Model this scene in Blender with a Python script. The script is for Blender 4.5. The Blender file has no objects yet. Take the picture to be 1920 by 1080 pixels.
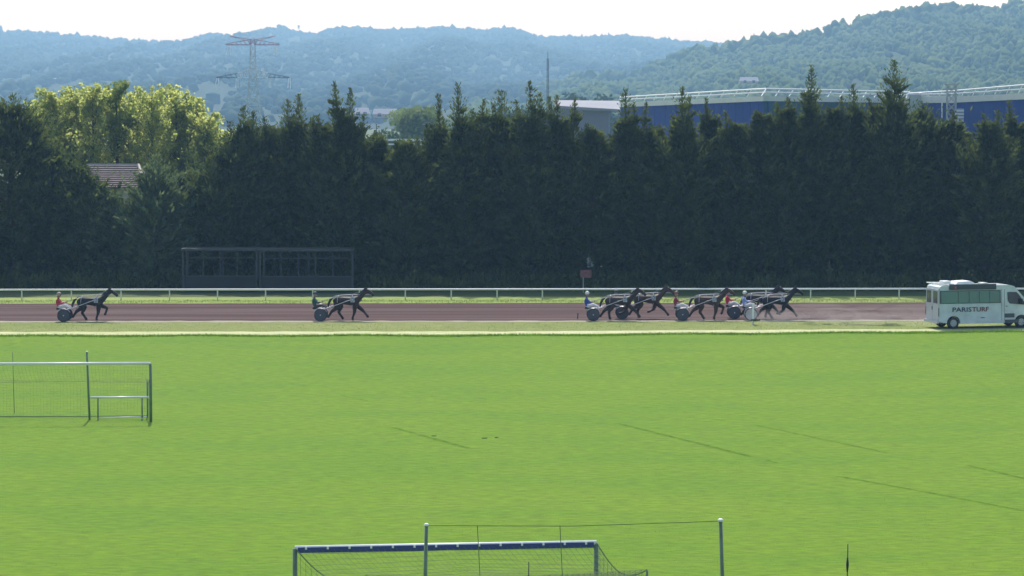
import bpy, math, random
import numpy as np
from mathutils import Vector, Matrix
random.seed(7)
rng = np.random.default_rng(7)
R = math.radians
sc = bpy.context.scene
COL = sc.collection

# ------------------------------------------------------------------ camera
F, HOR, CAMZ = 5500.0, 200.0, 13.0
PITCH = math.atan((540 - HOR) / F)
cd = bpy.data.cameras.new('camera'); cam = bpy.data.objects.new('camera', cd); COL.objects.link(cam)
cam.location = (0, 0, CAMZ); cam.rotation_euler = (math.pi / 2 - PITCH, 0, 0)
cd.sensor_width = 36; cd.lens = 36 * F / 1920; cd.clip_start = 1; cd.clip_end = 20000
sc.camera = cam

# ------------------------------------------------------------------ sky, sun, exposure
SUN_EL, SUN_AZ = 50, -5          # azimuth measured from the view direction, minus = to the left
w = bpy.data.worlds.new('World'); sc.world = w; w.use_nodes = True
nt = w.node_tree; bg = nt.nodes['Background']
sky = nt.nodes.new('ShaderNodeTexSky'); sky.sky_type = 'NISHITA'; sky.sun_disc = False
sky.sun_elevation = R(SUN_EL); sky.sun_rotation = R(SUN_AZ)
sky.air_density = 1.0; sky.dust_density = 2.2; sky.ozone_density = 1.0
nt.links.new(sky.outputs[0], bg.inputs[0]); bg.inputs[1].default_value = 0.15
sd = bpy.data.lights.new('sun', 'SUN'); sd.energy = 3.3; sd.angle = R(0.5); sd.color = (1, .955, .88)
sun = bpy.data.objects.new('sun', sd); COL.objects.link(sun)
sdir = Vector((math.sin(R(SUN_AZ)) * math.cos(R(SUN_EL)), math.cos(R(SUN_AZ)) * math.cos(R(SUN_EL)), math.sin(R(SUN_EL))))
sun.rotation_euler = sdir.to_track_quat('Z', 'Y').to_euler(); sun.location = (0, 100, 200)
sc.view_settings.view_transform = 'Standard'; sc.view_settings.look = 'None'
sc.view_settings.exposure = 0.62; sc.view_settings.gamma = 1

# ------------------------------------------------------------------ helpers
def tag(o, label=None, cat=None, group=None, kind=None):
    if label: o['label'] = label
    if cat: o['category'] = cat
    if group: o['group'] = group
    if kind: o['kind'] = kind
    return o
def pdir(px, py):
    u = (px - 960) / F; v = (540 - py) / F
    return (u, math.cos(PITCH) + v * math.sin(PITCH), -math.sin(PITCH) + v * math.cos(PITCH))
def P(px, py, Y):
    d = pdir(px, py); t = Y / d[1]
    return Vector((d[0] * t, Y, CAMZ + d[2] * t))
def G(px, py, z=0.0):
    d = pdir(px, py); t = (z - CAMZ) / d[2]
    return Vector((d[0] * t, d[1] * t, z))
def X(px, Y, py=300): return P(px, py, Y).x
def Z(py, Y): return P(960, py, Y).z

def mat(name, col, rough=.7, metal=0, var=0.0, scale=1.0, bump=0.0, trans=0.0, col2=None, coat=0.0, stretch=None, spec=.5):
    m = bpy.data.materials.new(name); m.use_nodes = True
    n = m.node_tree; b = n.nodes['Principled BSDF']
    b.inputs['Base Color'].default_value = (*col, 1); b.inputs['Roughness'].default_value = rough
    b.inputs['Metallic'].default_value = metal; b.inputs['Specular IOR Level'].default_value = spec
    if coat: b.inputs['Coat Weight'].default_value = coat
    src = None
    if var or col2:
        tc = n.nodes.new('ShaderNodeTexCoord'); mp = n.nodes.new('ShaderNodeMapping')
        n.links.new(tc.outputs['Object'], mp.inputs[0])
        if stretch: mp.inputs['Scale'].default_value = stretch
        nz = n.nodes.new('ShaderNodeTexNoise'); nz.inputs['Scale'].default_value = scale; nz.inputs['Detail'].default_value = 5
        n.links.new(mp.outputs[0], nz.inputs['Vector'])
        cr = n.nodes.new('ShaderNodeValToRGB')
        cr.color_ramp.elements[0].position = .3; cr.color_ramp.elements[1].position = .7
        c2 = col2 or tuple(min(1, c * (1 + var)) for c in col)
        c1 = col if col2 else tuple(c * (1 - var) for c in col)
        cr.color_ramp.elements[0].color = (*c1, 1); cr.color_ramp.elements[1].color = (*c2, 1)
        n.links.new(nz.outputs['Fac'], cr.inputs[0]); n.links.new(cr.outputs[0], b.inputs['Base Color']); src = cr.outputs[0]
        if bump:
            bp = n.nodes.new('ShaderNodeBump'); bp.inputs['Strength'].default_value = bump; bp.inputs['Distance'].default_value = .05
            n.links.new(nz.outputs['Fac'], bp.inputs['Height']); n.links.new(bp.outputs[0], b.inputs['Normal'])
    if trans:
        tr = n.nodes.new('ShaderNodeBsdfTranslucent'); mx = n.nodes.new('ShaderNodeMixShader')
        mx.inputs[0].default_value = trans
        if src is not None: n.links.new(src, tr.inputs[0])
        else: tr.inputs[0].default_value = (*col, 1)
        out = n.nodes['Material Output']
        n.links.new(b.outputs[0], mx.inputs[1]); n.links.new(tr.outputs[0], mx.inputs[2]); n.links.new(mx.outputs[0], out.inputs[0])
    return m

class MB:
    """collects simple shapes and links them as ONE mesh object"""
    def __init__(s): s.v = []; s.f = []
    def quad(s, a, b, c, d):
        n = len(s.v); s.v += [tuple(a), tuple(b), tuple(c), tuple(d)]; s.f.append((n, n+1, n+2, n+3)); return s
    def box(s, x0, x1, y0, y1, z0, z1):
        n = len(s.v)
        s.v += [(x0,y0,z0),(x1,y0,z0),(x1,y1,z0),(x0,y1,z0),(x0,y0,z1),(x1,y0,z1),(x1,y1,z1),(x0,y1,z1)]
        s.f += [(n,n+3,n+2,n+1),(n+4,n+5,n+6,n+7),(n,n+1,n+5,n+4),(n+1,n+2,n+6,n+5),(n+2,n+3,n+7,n+6),(n+3,n,n+4,n+7)]
        return s
    def tube(s, pts, r, n=8, r2=None, cap=True):
        pts = [Vector(p) for p in pts]; k = len(pts); base = len(s.v)
        for i, p in enumerate(pts):
            t = (pts[min(i+1, k-1)] - pts[max(i-1, 0)]).normalized()
            a = t.cross(Vector((0,0,1)));
            if a.length < .05: a = t.cross(Vector((1,0,0)))
            a.normalize(); b = t.cross(a)
            rr = r if r2 is None else r + (r2 - r) * i / (k - 1)
            if isinstance(r, (list, tuple)): rr = r[i]
            for j in range(n):
                q = 2 * math.pi * j / n
                s.v.append(tuple(p + a * (rr * math.cos(q)) + b * (rr * math.sin(q))))
        for i in range(k - 1):
            for j in range(n):
                a0 = base + i*n + j; a1 = base + i*n + (j+1) % n
                s.f.append((a0, a1, a1 + n, a0 + n))
        if cap:
            s.f.append(tuple(base + j for j in range(n))[::-1]); s.f.append(tuple(base + (k-1)*n + j for j in range(n)))
        return s
    def prism(s, poly, y0, y1, axis='y'):
        """poly of (x,z) extruded along y"""
        n = len(s.v); k = len(poly)
        s.v += [(x, y0, z) for x, z in poly] + [(x, y1, z) for x, z in poly]
        s.f.append(tuple(range(n, n+k))); s.f.append(tuple(range(n+k, n+2*k))[::-1])
        for i in range(k):
            j = (i+1) % k; s.f.append((n+i, n+k+i, n+k+j, n+j))
        return s
    def ball(s, c, rx, ry, rz, seg=10, rings=6):
        n = len(s.v)
        for i in range(rings + 1):
            th = math.pi * i / rings
            for j in range(seg):
                ph = 2*math.pi*j/seg
                s.v.append((c[0]+rx*math.sin(th)*math.cos(ph), c[1]+ry*math.sin(th)*math.sin(ph), c[2]+rz*math.cos(th)))
        for i in range(rings):
            for j in range(seg):
                a = n+i*seg+j; b = n+i*seg+(j+1) % seg
                s.f.append((a, a+seg, b+seg, b))
        return s
    def mesh(s, name, m=None, smooth=False):
        me = bpy.data.meshes.new(name); me.from_pydata(s.v, [], s.f); me.update()
        if m: me.materials.append(m)
        if smooth: me.shade_smooth()
        return me
    def build(s, name, m, parent=None, smooth=False):
        return link(name, s.mesh(name, m, smooth), parent)
def link(name, me, parent=None, loc=None):
    o = bpy.data.objects.new(name, me); COL.objects.link(o)
    if parent: o.parent = parent
    if loc is not None: o.location = loc
    return o
def empty(name, loc=(0,0,0), rz=0):
    o = bpy.data.objects.new(name, None); COL.objects.link(o); o.location = loc; o.rotation_euler = (0,0,rz); o.empty_display_size = .3
    return o
def copy_tree(o, parent=None):
    c = o.copy(); COL.objects.link(c)
    if parent: c.parent = parent
    for ch in list(o.children): copy_tree(ch, c)
    return c
def np_mesh(name, V, Fc, m=None, smooth=False):
    """V (n,3), Fc (k,4 or 3) -> mesh"""
    me = bpy.data.meshes.new(name); V = np.asarray(V, np.float32); Fc = np.asarray(Fc, np.int32)
    k, q = Fc.shape
    me.vertices.add(len(V)); me.vertices.foreach_set('co', V.ravel())
    me.loops.add(k*q); me.loops.foreach_set('vertex_index', Fc.ravel())
    me.polygons.add(k); me.polygons.foreach_set('loop_start', np.arange(0, k*q, q, dtype=np.int32))
    me.polygons.foreach_set('loop_total', np.full(k, q, np.int32))
    if smooth: me.polygons.foreach_set('use_smooth', np.ones(k, bool))
    me.update(calc_edges=True); me.validate()
    if m: me.materials.append(m)
    return me
def bevel(o, wd=.02, seg=2):
    b = o.modifiers.new('bevel', 'BEVEL'); b.width = wd; b.segments = seg; b.limit_method = 'ANGLE'; b.angle_limit = R(40)
    return o
def sprays(pts, dirs, L, W, roll=None):
    """leaf-like pointed quads: at pts, long axis dirs, length L, width W"""
    n = len(pts); d = dirs / (np.linalg.norm(dirs, axis=1, keepdims=True) + 1e-9)
    r = rng.normal(size=(n, 3)); s = np.cross(d, r); s /= (np.linalg.norm(s, axis=1, keepdims=True) + 1e-9)
    L = np.broadcast_to(L, n)[:, None]; W = np.broadcast_to(W, n)[:, None]
    V = np.stack([pts - d*L*.4, pts + s*W*.5, pts + d*L*.6, pts - s*W*.5], 1).reshape(-1, 3)
    return V
def sprays_mesh(name, V, m):
    Fc = np.arange(len(V)).reshape(-1, 4)
    return np_mesh(name, V, Fc, m)

# ------------------------------------------------------------------ materials
M = {}
def ground_mat(name, c1, c2, c3, s1=.12, s2=1.6, bump=.4, stretch=(1,1,1), rough=.95, c4=None, s4=.02, grain=.22):
    m = bpy.data.materials.new(name); m.use_nodes = True; n = m.node_tree; b = n.nodes['Principled BSDF']
    b.inputs['Roughness'].default_value = rough; b.inputs['Specular IOR Level'].default_value = .12
    tc = n.nodes.new('ShaderNodeTexCoord'); mp = n.nodes.new('ShaderNodeMapping'); mp.inputs['Scale'].default_value = stretch
    n.links.new(tc.outputs['Object'], mp.inputs[0])
    def nz(s, d=5):
        t = n.nodes.new('ShaderNodeTexNoise'); t.inputs['Scale'].default_value = s; t.inputs['Detail'].default_value = d; n.links.new(mp.outputs[0], t.inputs['Vector']); return t
    def ramp(t, a, bb, p0=.38, p1=.62):
        r = n.nodes.new('ShaderNodeMapRange'); r.inputs[1].default_value = p0; r.inputs[2].default_value = p1; n.links.new(t.outputs['Fac'], r.inputs[0]); return r
    a, bb = nz(s1), nz(s2)
    m1 = n.nodes.new('ShaderNodeMix'); m1.data_type = 'RGBA'; m1.inputs[6].default_value = (*c1, 1); m1.inputs[7].default_value = (*c2, 1)
    n.links.new(ramp(a, 0, 1).outputs[0], m1.inputs[0])
    m2 = n.nodes.new('ShaderNodeMix'); m2.data_type = 'RGBA'; m2.inputs[7].default_value = (*c3, 1)
    n.links.new(m1.outputs[2], m2.inputs[6]); rr = ramp(bb, 0, 1, .35, .75); mu = n.nodes.new('ShaderNodeMath'); mu.operation = 'MULTIPLY'; mu.inputs[1].default_value = .6
    n.links.new(rr.outputs[0], mu.inputs[0]); n.links.new(mu.outputs[0], m2.inputs[0])
    last = m2.outputs[2]
    if c4:
        m3 = n.nodes.new('ShaderNodeMix'); m3.data_type = 'RGBA'; m3.inputs[7].default_value = (*c4, 1)
        n.links.new(last, m3.inputs[6]); n.links.new(ramp(nz(s4, 3), 0, 1, .45, .6).outputs[0], m3.inputs[0]); last = m3.outputs[2]
    hv = n.nodes.new('ShaderNodeHueSaturation'); n.links.new(last, hv.inputs['Color'])      # fine turf or gravel grain
    fr_ = n.nodes.new('ShaderNodeMapRange'); fr_.inputs[1].default_value = .3; fr_.inputs[2].default_value = .7; fr_.inputs[3].default_value = 1 - grain; fr_.inputs[4].default_value = 1 + grain
    n.links.new(nz(3.6, 8).outputs['Fac'], fr_.inputs[0]); n.links.new(fr_.outputs[0], hv.inputs['Value'])
    n.links.new(hv.outputs[0], b.inputs['Base Color'])
    f = nz(9, 6); bp = n.nodes.new('ShaderNodeBump'); bp.inputs['Strength'].default_value = bump; bp.inputs['Distance'].default_value = .05
    n.links.new(f.outputs['Fac'], bp.inputs['Height']); n.links.new(bp.outputs[0], b.inputs['Normal'])
    return m
M['lawn'] = ground_mat('lawn', (.088,.180,.001), (.104,.190,.003), (.122,.184,.008), .10, 2.2, .6, stretch=(.5,1,1), c4=(.086,.174,.003), s4=.2)
M['field'] = ground_mat('field', (.06,.09,.03), (.09,.12,.045), (.12,.13,.06), .02, .3, .3)
M['strip'] = ground_mat('strip_grass', (.13,.18,.035), (.165,.20,.055), (.20,.205,.08), .12, 1.2, .5, (.35,1,1))
M['verge'] = ground_mat('verge_grass', (.19,.27,.06), (.23,.29,.08), (.25,.28,.11), .12, 1.2, .5, (.35,1,1))
M['dirt'] = ground_mat('track_dirt', (.052,.024,.021), (.070,.035,.031), (.034,.020,.021), .3, 1.3, .6, (.06,1.8,1), c4=(.090,.060,.057), s4=.45)
M['path'] = ground_mat('path_gravel', (.40,.42,.21), (.46,.46,.27), (.31,.36,.15), .2, 2.0, .3, (.3,1,1))
M['sand'] = ground_mat('sand', (.27,.25,.19), (.34,.31,.24), (.20,.2,.12), .3, 3.0, .3, (.25,1,1))
M['mark'] = mat('worn_line', (.072,.152,.004), .95, var=.35, scale=2.5, spec=.05)
M['blade'] = mat('grass_blade', (.13,.25,.012), .8, var=.4, scale=1.5, trans=.5, spec=.15)
M['blade_dry'] = mat('dry_blade', (.22,.28,.07), .8, var=.2, scale=1.5, trans=.5, spec=.15)
M['leaf_cyp'] = mat('cypress_leaf', (.026,.045,.014), .75, col2=(.15,.19,.045), scale=.8, trans=.5, spec=.15)
M['leaf_grey'] = mat('grey_green_leaf', (.075,.12,.05), .75, col2=(.17,.22,.09), scale=.9, trans=.42, spec=.15)
M['leaf_pop'] = mat('poplar_leaf', (.25,.33,.07), .6, col2=(.56,.58,.18), scale=1.3, trans=.78, spec=.2)
M['leaf_mid'] = mat('olive_leaf', (.14,.20,.055), .75, col2=(.24,.30,.09), scale=.6, trans=.35, spec=.2)
M['hill_far'] = mat('far_wood', (.02,.045,.02), .95, col2=(.035,.06,.03), scale=.01, spec=.05)
M['hill_near'] = mat('hill_wood', (.042,.08,.022), .95, col2=(.10,.14,.04), scale=.018, spec=.05)
M['hill_soil'] = mat('hill_soil', (.025,.045,.022), .95, col2=(.04,.055,.032), scale=.02, spec=.05)
M['bark'] = mat('bark', (.09,.07,.05), .9, var=.35, scale=4)
M['white'] = mat('white_plastic', (.62,.66,.66), .45, var=.06, scale=2)
M['whitep'] = mat('white_paint', (.78,.80,.78), .35, var=.04, scale=1.5)
M['galv'] = mat('galvanised', (.36,.40,.36), .5, metal=.3, var=.15, scale=3)
M['greenpost'] = mat('weathered_green_post', (.13,.19,.11), .6, var=.2, scale=3)
M['goalbar'] = mat('goal_bar', (.75,.77,.74), .35, var=.06, scale=2)
M['bluebar'] = mat('band_blue', (.035,.05,.20), .5, var=.1, scale=2)
M['net'] = mat('net_cord', (.12,.17,.08), .9)
M['black'] = mat('black_rubber', (.015,.016,.02), .7, var=.2, scale=5)
M['darkmetal'] = mat('dark_metal', (.04,.045,.055), .45, metal=.4, var=.2, scale=4)
M['silver'] = mat('silver_tube', (.5,.5,.54), .4, metal=.75)
M['shed'] = mat('shed_panel', (.016,.019,.02), .7, var=.3, scale=.8)
M['shed_frame'] = mat('shed_frame', (.04,.046,.046), .6, var=.2, scale=2)
M['glassdark'] = mat('dark_glass', (.02,.03,.04), .1, var=.2, scale=1)
M['bluewall'] = mat('blue_cladding', (.008,.045,.20), .9, spec=.08, var=.12, scale=.3)
M['greenwall'] = mat('teal_cladding', (.03,.085,.11), .9, spec=.08, var=.12, scale=.3)
M['cream'] = mat('cream_parapet', (.50,.56,.48), .6, var=.06, scale=.4)
M['shedgrey'] = mat('grey_cladding', (.26,.29,.36), .5, var=.1, scale=.5)
M['tile'] = mat('terracotta', (.14,.10,.095), .8, var=.25, scale=2)
M['render'] = mat('render', (.42,.38,.32), .85, var=.1, scale=.6)
M['pyl'] = mat('pylon_steel', (.5,.53,.53), .5, metal=.2)
M['pylred'] = mat('pylon_red', (.36,.16,.19), .6)
M['glasspale'] = mat('insulator_glass', (.75,.8,.8), .25)
M['redboard'] = mat('red_board', (.20,.08,.07), .7, var=.3, scale=3)
M['earth'] = mat('earth', (.06,.09,.03), .95, var=.3, scale=8)

# ------------------------------------------------------------------ ground
def strip(name, top, bot, z, m, x0=-900, x1=2900, n=48, jit=0.0):
    """ground sheet between two image-height profiles, laid out on the real ground plane"""
    vs, fs = [], []
    for i in range(n + 1):
        px = x0 + (x1 - x0) * i / n
        a = G(px, np.interp(px, [p[0] for p in bot], [p[1] for p in bot])); b = G(px, np.interp(px, [p[0] for p in top], [p[1] for p in top]))
        ja = jit * random.uniform(-1, 1); jb = jit * random.uniform(-1, 1)
        vs += [(a.x, a.y + ja, z), (b.x, b.y + jb, z)]
    for i in range(n): fs.append((2*i, 2*i+2, 2*i+3, 2*i+1))
    me = bpy.data.meshes.new(name); me.from_pydata(vs, [], fs); me.materials.append(m)
    return tag(link(name, me), kind='structure')
g = MB(); g.quad((-4000,-300,0), (4000,-300,0), (4000,7000,0), (-4000,7000,0)); tag(g.build('ground', M['field']), kind='structure')
TT = [(0,569.5),(960,568.5),(1920,567)]; TB = [(0,602.5),(960,602),(1740,600),(1920,599)]
PT = [(-900,623),(0,622.5),(960,621.5),(1740,617),(2900,610)]; PB = [(-900,629),(0,628.3),(960,627.3),(1400,624),(1740,621.3),(2900,615)]
LB = [(-900,2600),(2900,2600)]
strip('lawn', PB, [(-900,1900),(2900,1900)], .004, M['lawn'])
strip('gravel_path', PT, PB, .008, M['path'], n=160, jit=.18)
strip('grass_strip', TB, PT, .004, M['strip'])
strip('dirt_track', TT, TB, .010, M['dirt'], n=140, jit=.12)
strip('sand_edge', [(x, y - .2) for x, y in TB], [(x, y + 2.2) for x, y in TB], .014, M['sand'], n=160, jit=.25)
strip('grass_verge', [(0,558),(1920,555)], TT, .004, M['verge'])
# worn lines crossing the lawn
def worn(a, b, wd):
    wd *= 2.4
    p, q = G(*a), G(*b); d = (q - p).normalized(); s = Vector((-d.y, d.x, 0)) * wd / 2
    m = MB(); n = 14
    for i in range(n):
        if random.random() < .06: continue
        t0, t1 = i / n, (i + 1) / n; u = p.lerp(q, t0); v = p.lerp(q, t1); k = random.uniform(.7, 1.2)
        m.quad(*[Vector((r_.x, r_.y, .009)) for r_ in (u - s*k, v - s*k, v + s*k, u + s*k)])
    return tag(m.build('worn_line', M['mark']), kind='structure')
for a, b, wd in [((738,802),(880,841),.10),((1158,794),(1456,868),.10),((1570,893),(1742,924),.07),((1742,924),(1935,961),.06),((1415,797),(1666,850),.05),((1815,873),(1935,901),.08),((640,742),(700,754),.05)]:
    worn(a, b, wd)

# grass blades (uncountable): lawn, the ragged fringe by the path, verge
def tufts(name, n, region, h, wd, m, seed):
    rg = np.random.default_rng(seed)
    pts = region(rg, n); n = len(pts)
    a = rg.uniform(0, 2*math.pi, n); hh = h * rg.uniform(.5, 1.3, n); lean = rg.normal(0, .4, (n, 2)) * hh[:, None]
    w2 = wd * rg.uniform(.6, 1.4, n)
    dx, dy = np.cos(a)*w2, np.sin(a)*w2
    V = np.zeros((n, 3, 3)); V[:, :, :] = pts[:, None, :]
    V[:, 0, 0] -= dx; V[:, 0, 1] -= dy; V[:, 1, 0] += dx; V[:, 1, 1] += dy
    V[:, 2, 0] += lean[:, 0]; V[:, 2, 1] += lean[:, 1]; V[:, 2, 2] += hh
    me = np_mesh(name, V.reshape(-1, 3), np.arange(3*n).reshape(-1, 3), m)
    return tag(link(name, me), kind='stuff')
def reg_lawn(rg, n):
    Y = 62 + 108 * rg.random(n) ** 1.0; hw = Y * 1040 / F
    x = rg.uniform(-1, 1, n) * hw; return np.stack([x, Y, np.zeros(n)], 1)
g_ = tufts('grass', 90000, reg_lawn, .02, .012, M['blade'], 3); tag(g_, 'short green grass covering the football field', 'grass')
def reg_line(prof, dy0, dy1, x0=-200, x1=2120):
    def f(rg, n):
        px = rg.uniform(x0, x1, n); off = rg.uniform(dy0, dy1, n)
        out = []
        for a, o in zip(px, off):
            p = G(a, np.interp(a, [q[0] for q in prof], [q[1] for q in prof])); out.append((p.x, p.y + o + .35*math.sin(a*.021) , 0))
        return np.array(out)
    return f
g_ = tufts('long_grass', 16000, reg_line(PB, -1.6, -.5), .12, .02, M['blade'], 4); tag(g_, 'ragged longer grass along the near edge of the pale path', 'grass')
g_ = tufts('verge_grass_blades', 9000, reg_line(TT, .1, 3), .10, .02, M['blade_dry'], 5); tag(g_, 'rough grass blades along the foot of the white rail', 'grass')
g_ = tufts('strip_grass_blades', 8000, reg_line(PT, .2, 7), .05, .02, M['blade_dry'], 6); tag(g_, 'thin dry grass between the path and the dirt track', 'grass')

# ------------------------------------------------------------------ hills
def interp(prof, x): return np.interp(x, [p[0] for p in prof], [p[1] for p in prof])
FAR = [(-700,70),(-300,40),(0,50),(25,59),(75,60),(200,72),(335,78),(360,84),(378,82),(383,68),(415,62),(445,75),(470,70),(485,62),(510,53),(532,49),(547,56),(585,63),(597,65),(612,60),(635,51),(685,51),(722,56),(797,54),(835,51),(900,56),(947,52),(978,58),(1003,66),(1031,70),(1119,69),(1166,66),(1206,72),(1306,79),(1390,87),(1600,110),(2300,150)]
NEAR = [(860,200),(960,188),(1000,176),(1050,164),(1081,152),(1137,152),(1175,148),(1206,143),(1244,124),(1281,103),(1337,100),(1394,87),(1429,80),(1481,76),(1539,71),(1550,56),(1578,56),(1597,52),(1623,40),(1649,31),(1671,33),(1687,27),(1704,20),(1723,19),(1768,26),(1816,22),(1865,25),(1897,15),(1920,9),(2100,-20),(2600,-40)]
from mathutils import noise as mnoise
def hill(name, prof, Yf, Yr, x0, x1, step, m, tree_px, seed, amp):
    xs = np.arange(x0, x1 + 1, step); rows = 22; V = []
    def height(px, t):
        Y = Yf + (Yr - Yf) * t
        zr = Z(interp(prof, px) + tree_px, Yr)
        z = zr * (t ** 1.25) * (1.0)
        z += amp * mnoise.noise(Vector((px * .012 + seed, t * 4, seed))) * math.sin(math.pi * min(t, 1)) * 1.0
        return Y, max(z, -1)
    for px in xs:
        for r in range(rows + 4):
            t = r / rows
            if t <= 1: Y, z = height(px, t)
            else: Y = Yr + (t - 1) * 2 * (Yr - Yf); z = Z(interp(prof, px) + tree_px, Yr) * (1 - (t - 1) * 4)
            V.append(((px - 960) / F * Yr * 1.0, Y, z))
    nr = rows + 4; k = len(xs)
    Fc = [(i*nr + j, (i+1)*nr + j, (i+1)*nr + j + 1, i*nr + j + 1) for i in range(k-1) for j in range(nr-1)]
    me = np_mesh(name, np.array(V), np.array(Fc), m, True)
    tag(link(name, me), kind='structure')
    return height
import bmesh
def ico(sub):
    bm = bmesh.new(); bmesh.ops.create_icosphere(bm, subdivisions=sub, radius=1)
    v = np.array([x.co[:] for x in bm.verts]); f = np.array([[q.index for q in p.verts] for p in bm.faces]); bm.free(); return v, f
ICO1, ICO2 = ico(1), ico(2)
def clumps(name, pts, rad, m, I, seed, label, squash=1.15):
    rg = np.random.default_rng(seed); v, f = I; n = len(pts); k = len(v)
    V = v[None] * (1 + rg.normal(0, .22, (n, k, 1)))
    S = np.stack([rad*rg.uniform(.75, 1.2, n), rad*rg.uniform(.75, 1.2, n), rad*squash*rg.uniform(.7, 1.35, n)], 1)
    V = V * S[:, None, :]; V = V + pts[:, None, :]; V[:, :, 2] += rad[:, None] * .6
    Fc = (f[None] + (np.arange(n) * k)[:, None, None]).reshape(-1, 3)
    o = link(name, np_mesh(name, V.reshape(-1, 3), Fc, m)); tag(o, label, 'wood', kind='stuff'); return o
hf = hill('far_hill', FAR, 1700, 5600, -700, 2300, 14, M['hill_soil'], 5, 3.1, 22)
hn = hill('near_hill', NEAR, 1000, 2500, 860, 2600, 12, M['hill_soil'], 8, 8.7, 9)
def scatter(hfun, Yr, x0, x1, n, seed, rmin, rmax, ridge=False, prof=None):
    rg = np.random.default_rng(seed); out = []; rad = []
    for _ in range(n):
        px = rg.uniform(x0, x1); t = .99 - abs(rg.normal(0, .012)) if ridge else rg.random() ** .8
        Y, z = hfun(px, t)
        if z < .5: continue
        if not ridge and mnoise.noise(Vector((px*.03, t*9, seed))) < -.42: continue
        out.append(((px - 960) / F * Yr, Y, z)); rad.append(rg.uniform(rmin, rmax))
    return np.array(out), np.array(rad)
p, r = scatter(hf, 5600, -250, 1500, 15000, 1, 3.2, 7); clumps('far_woodland', p, r, M['hill_far'], ICO1, 2, 'hazy blue wooded hillside across the background', .8)
p, r = scatter(hf, 5600, -250, 1500, 1100, 3, 2.4, 6.0, True); clumps('far_ridge_trees', p, r, M['hill_far'], ICO1, 4, 'row of small trees along the far hazy ridge', 1.0)
p, r = scatter(hn, 2500, 900, 2100, 20000, 5, 1.4, 3.7); clumps('near_woodland', p, r, M['hill_near'], ICO1, 6, 'grey green wooded hillside rising at the right')
p, r = scatter(hn, 2500, 1000, 2100, 700, 7, 2.2, 6.4, True); clumps('near_ridge_trees', p, r, M['hill_near'], ICO2, 8, 'trees standing along the right ridge against the sky')
def leafball(name, c, rx, ry, rz, n, size, m, lumps=14, seed=1, label=None, cat='tree', group=None, trunk=True):
    """broadleaf tree: trunk, limbs, crown of small leaf clumps; c = base point"""
    rg = np.random.default_rng(seed)
    root = empty(name, c)
    h = rz * 2
    cs = []
    for i in range(lumps):
        a = rg.uniform(0, 2*math.pi); rr = math.sqrt(rg.random()) * .62; zz = rg.uniform(-.75, .8)
        cs.append((math.cos(a)*rr*rx*(1-.3*abs(zz)), math.sin(a)*rr*ry*(1-.3*abs(zz)), rz*(1+zz*.8)))
    cs = np.array(cs); idx = rg.integers(0, lumps, n)
    d = rg.normal(size=(n, 3)); d /= np.linalg.norm(d, axis=1, keepdims=True)
    rad = rg.random(n) ** .4
    base = np.array([rx, ry, rz]) * np.array([.42, .42, .34])
    pts = cs[idx] + d * rad[:, None] * base * rg.uniform(.7, 1.25, (n, 1))
    pts[:, 2] = np.maximum(pts[:, 2], .3)
    V = sprays(pts, rg.normal(size=(n, 3)) + np.array([0, 0, .4]), size * rg.uniform(.6, 1.3, n), size * .8 * rg.uniform(.6, 1.3, n))
    link('crown', sprays_mesh('crown', V, m), root)
    if trunk:
        t = MB(); t.tube([(0,0,-.2), (.05,0,h*.4), (0,0,h*.85)], .22*max(rx/2,.4), 7, r2=.04)
        for q in cs[:7]: t.tube([(0,0,h*.3 + .1*q[2]), (q[0]*.5, q[1]*.5, h*.3+.1*q[2] + (q[2]-h*.3)*.6), tuple(q)], .07, 5, r2=.02)
        t.build('trunk', M['bark'], root, True)
    tag(root, label, cat, group); return root
# ridge trees that stand out one by one
for i, (px, py, Yr, hf_, lb) in enumerate([(1508,59,2500,7.8,'lone round tree standing up on the right ridge'),(1552,46,2500,11,'tall dark tree clump at the step of the right ridge'),(1712,14,2500,10,'big rounded tree on the right ridge near its top'),(1796,14,2500,7,'pointed tree pair on the skyline of the right ridge'),
    (560,47,5600,8,'small round tree alone on the far ridge, right of the pylon'),(613,56,5600,8.5,'small tree by a dip in the far ridge'),(38,55,5600,8.5,'small bush on the far ridge at the upper left')]):
    top = P(px, py, Yr); leafball('ridge_tree', (top.x, Yr, top.z - hf_), hf_*.42, hf_*.42, hf_*.5, 420, hf_*.16, M['hill_near' if Yr == 2500 else 'hill_far'], 9, 50+i, lb)
# small far houses on the slopes
def far_house(px, py, Y, wd, h, dp, wallm, roofm, label):
    b = P(px, py, Y); root = empty('far_house', b)
    MB().box(-wd/2, wd/2, 0, dp, 0, h).build('wall', wallm, root)
    r_ = MB(); r_.v += [(-wd/2-.5,-.5,h+.02),(wd/2+.5,-.5,h+.02),(wd/2+.5,dp+.5,h+.02),(-wd/2-.5,dp+.5,h+.02),(-wd/2,dp/2,h+2.2),(wd/2,dp/2,h+2.2)]
    r_.f += [(0,1,5,4),(2,3,4,5),(1,2,5),(3,0,4),(3,2,1,0)]; r_.build('roof', roofm, root)
    k = max(2, int(wd // 6)); wm = MB().box(-.7, .7, -.08, .02, 0, 1.3).mesh('window', M['glassdark'])
    for i in range(k): link('window', wm, root, ((-wd/2 + wd*(i+.5)/k), 0, h*.4))
    return tag(root, label, 'house')
M['paleroof'] = mat('pale_roof', (.30,.31,.34), .95, spec=.05, var=.05, scale=.1)
far_house(438, 192, 2600, 26, 6, 12, M['render'], M['paleroof'], 'long pale house low on the hazy slope left of the pylon foot')
far_house(420, 198, 2500, 15, 5, 10, M['render'], M['paleroof'], 'small pale house just below the long one on the slope')
far_house(108, 163, 3000, 10, 7, 10, M['render'], M['paleroof'], 'tiny pale house on the hazy slope above the yellow trees')
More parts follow.
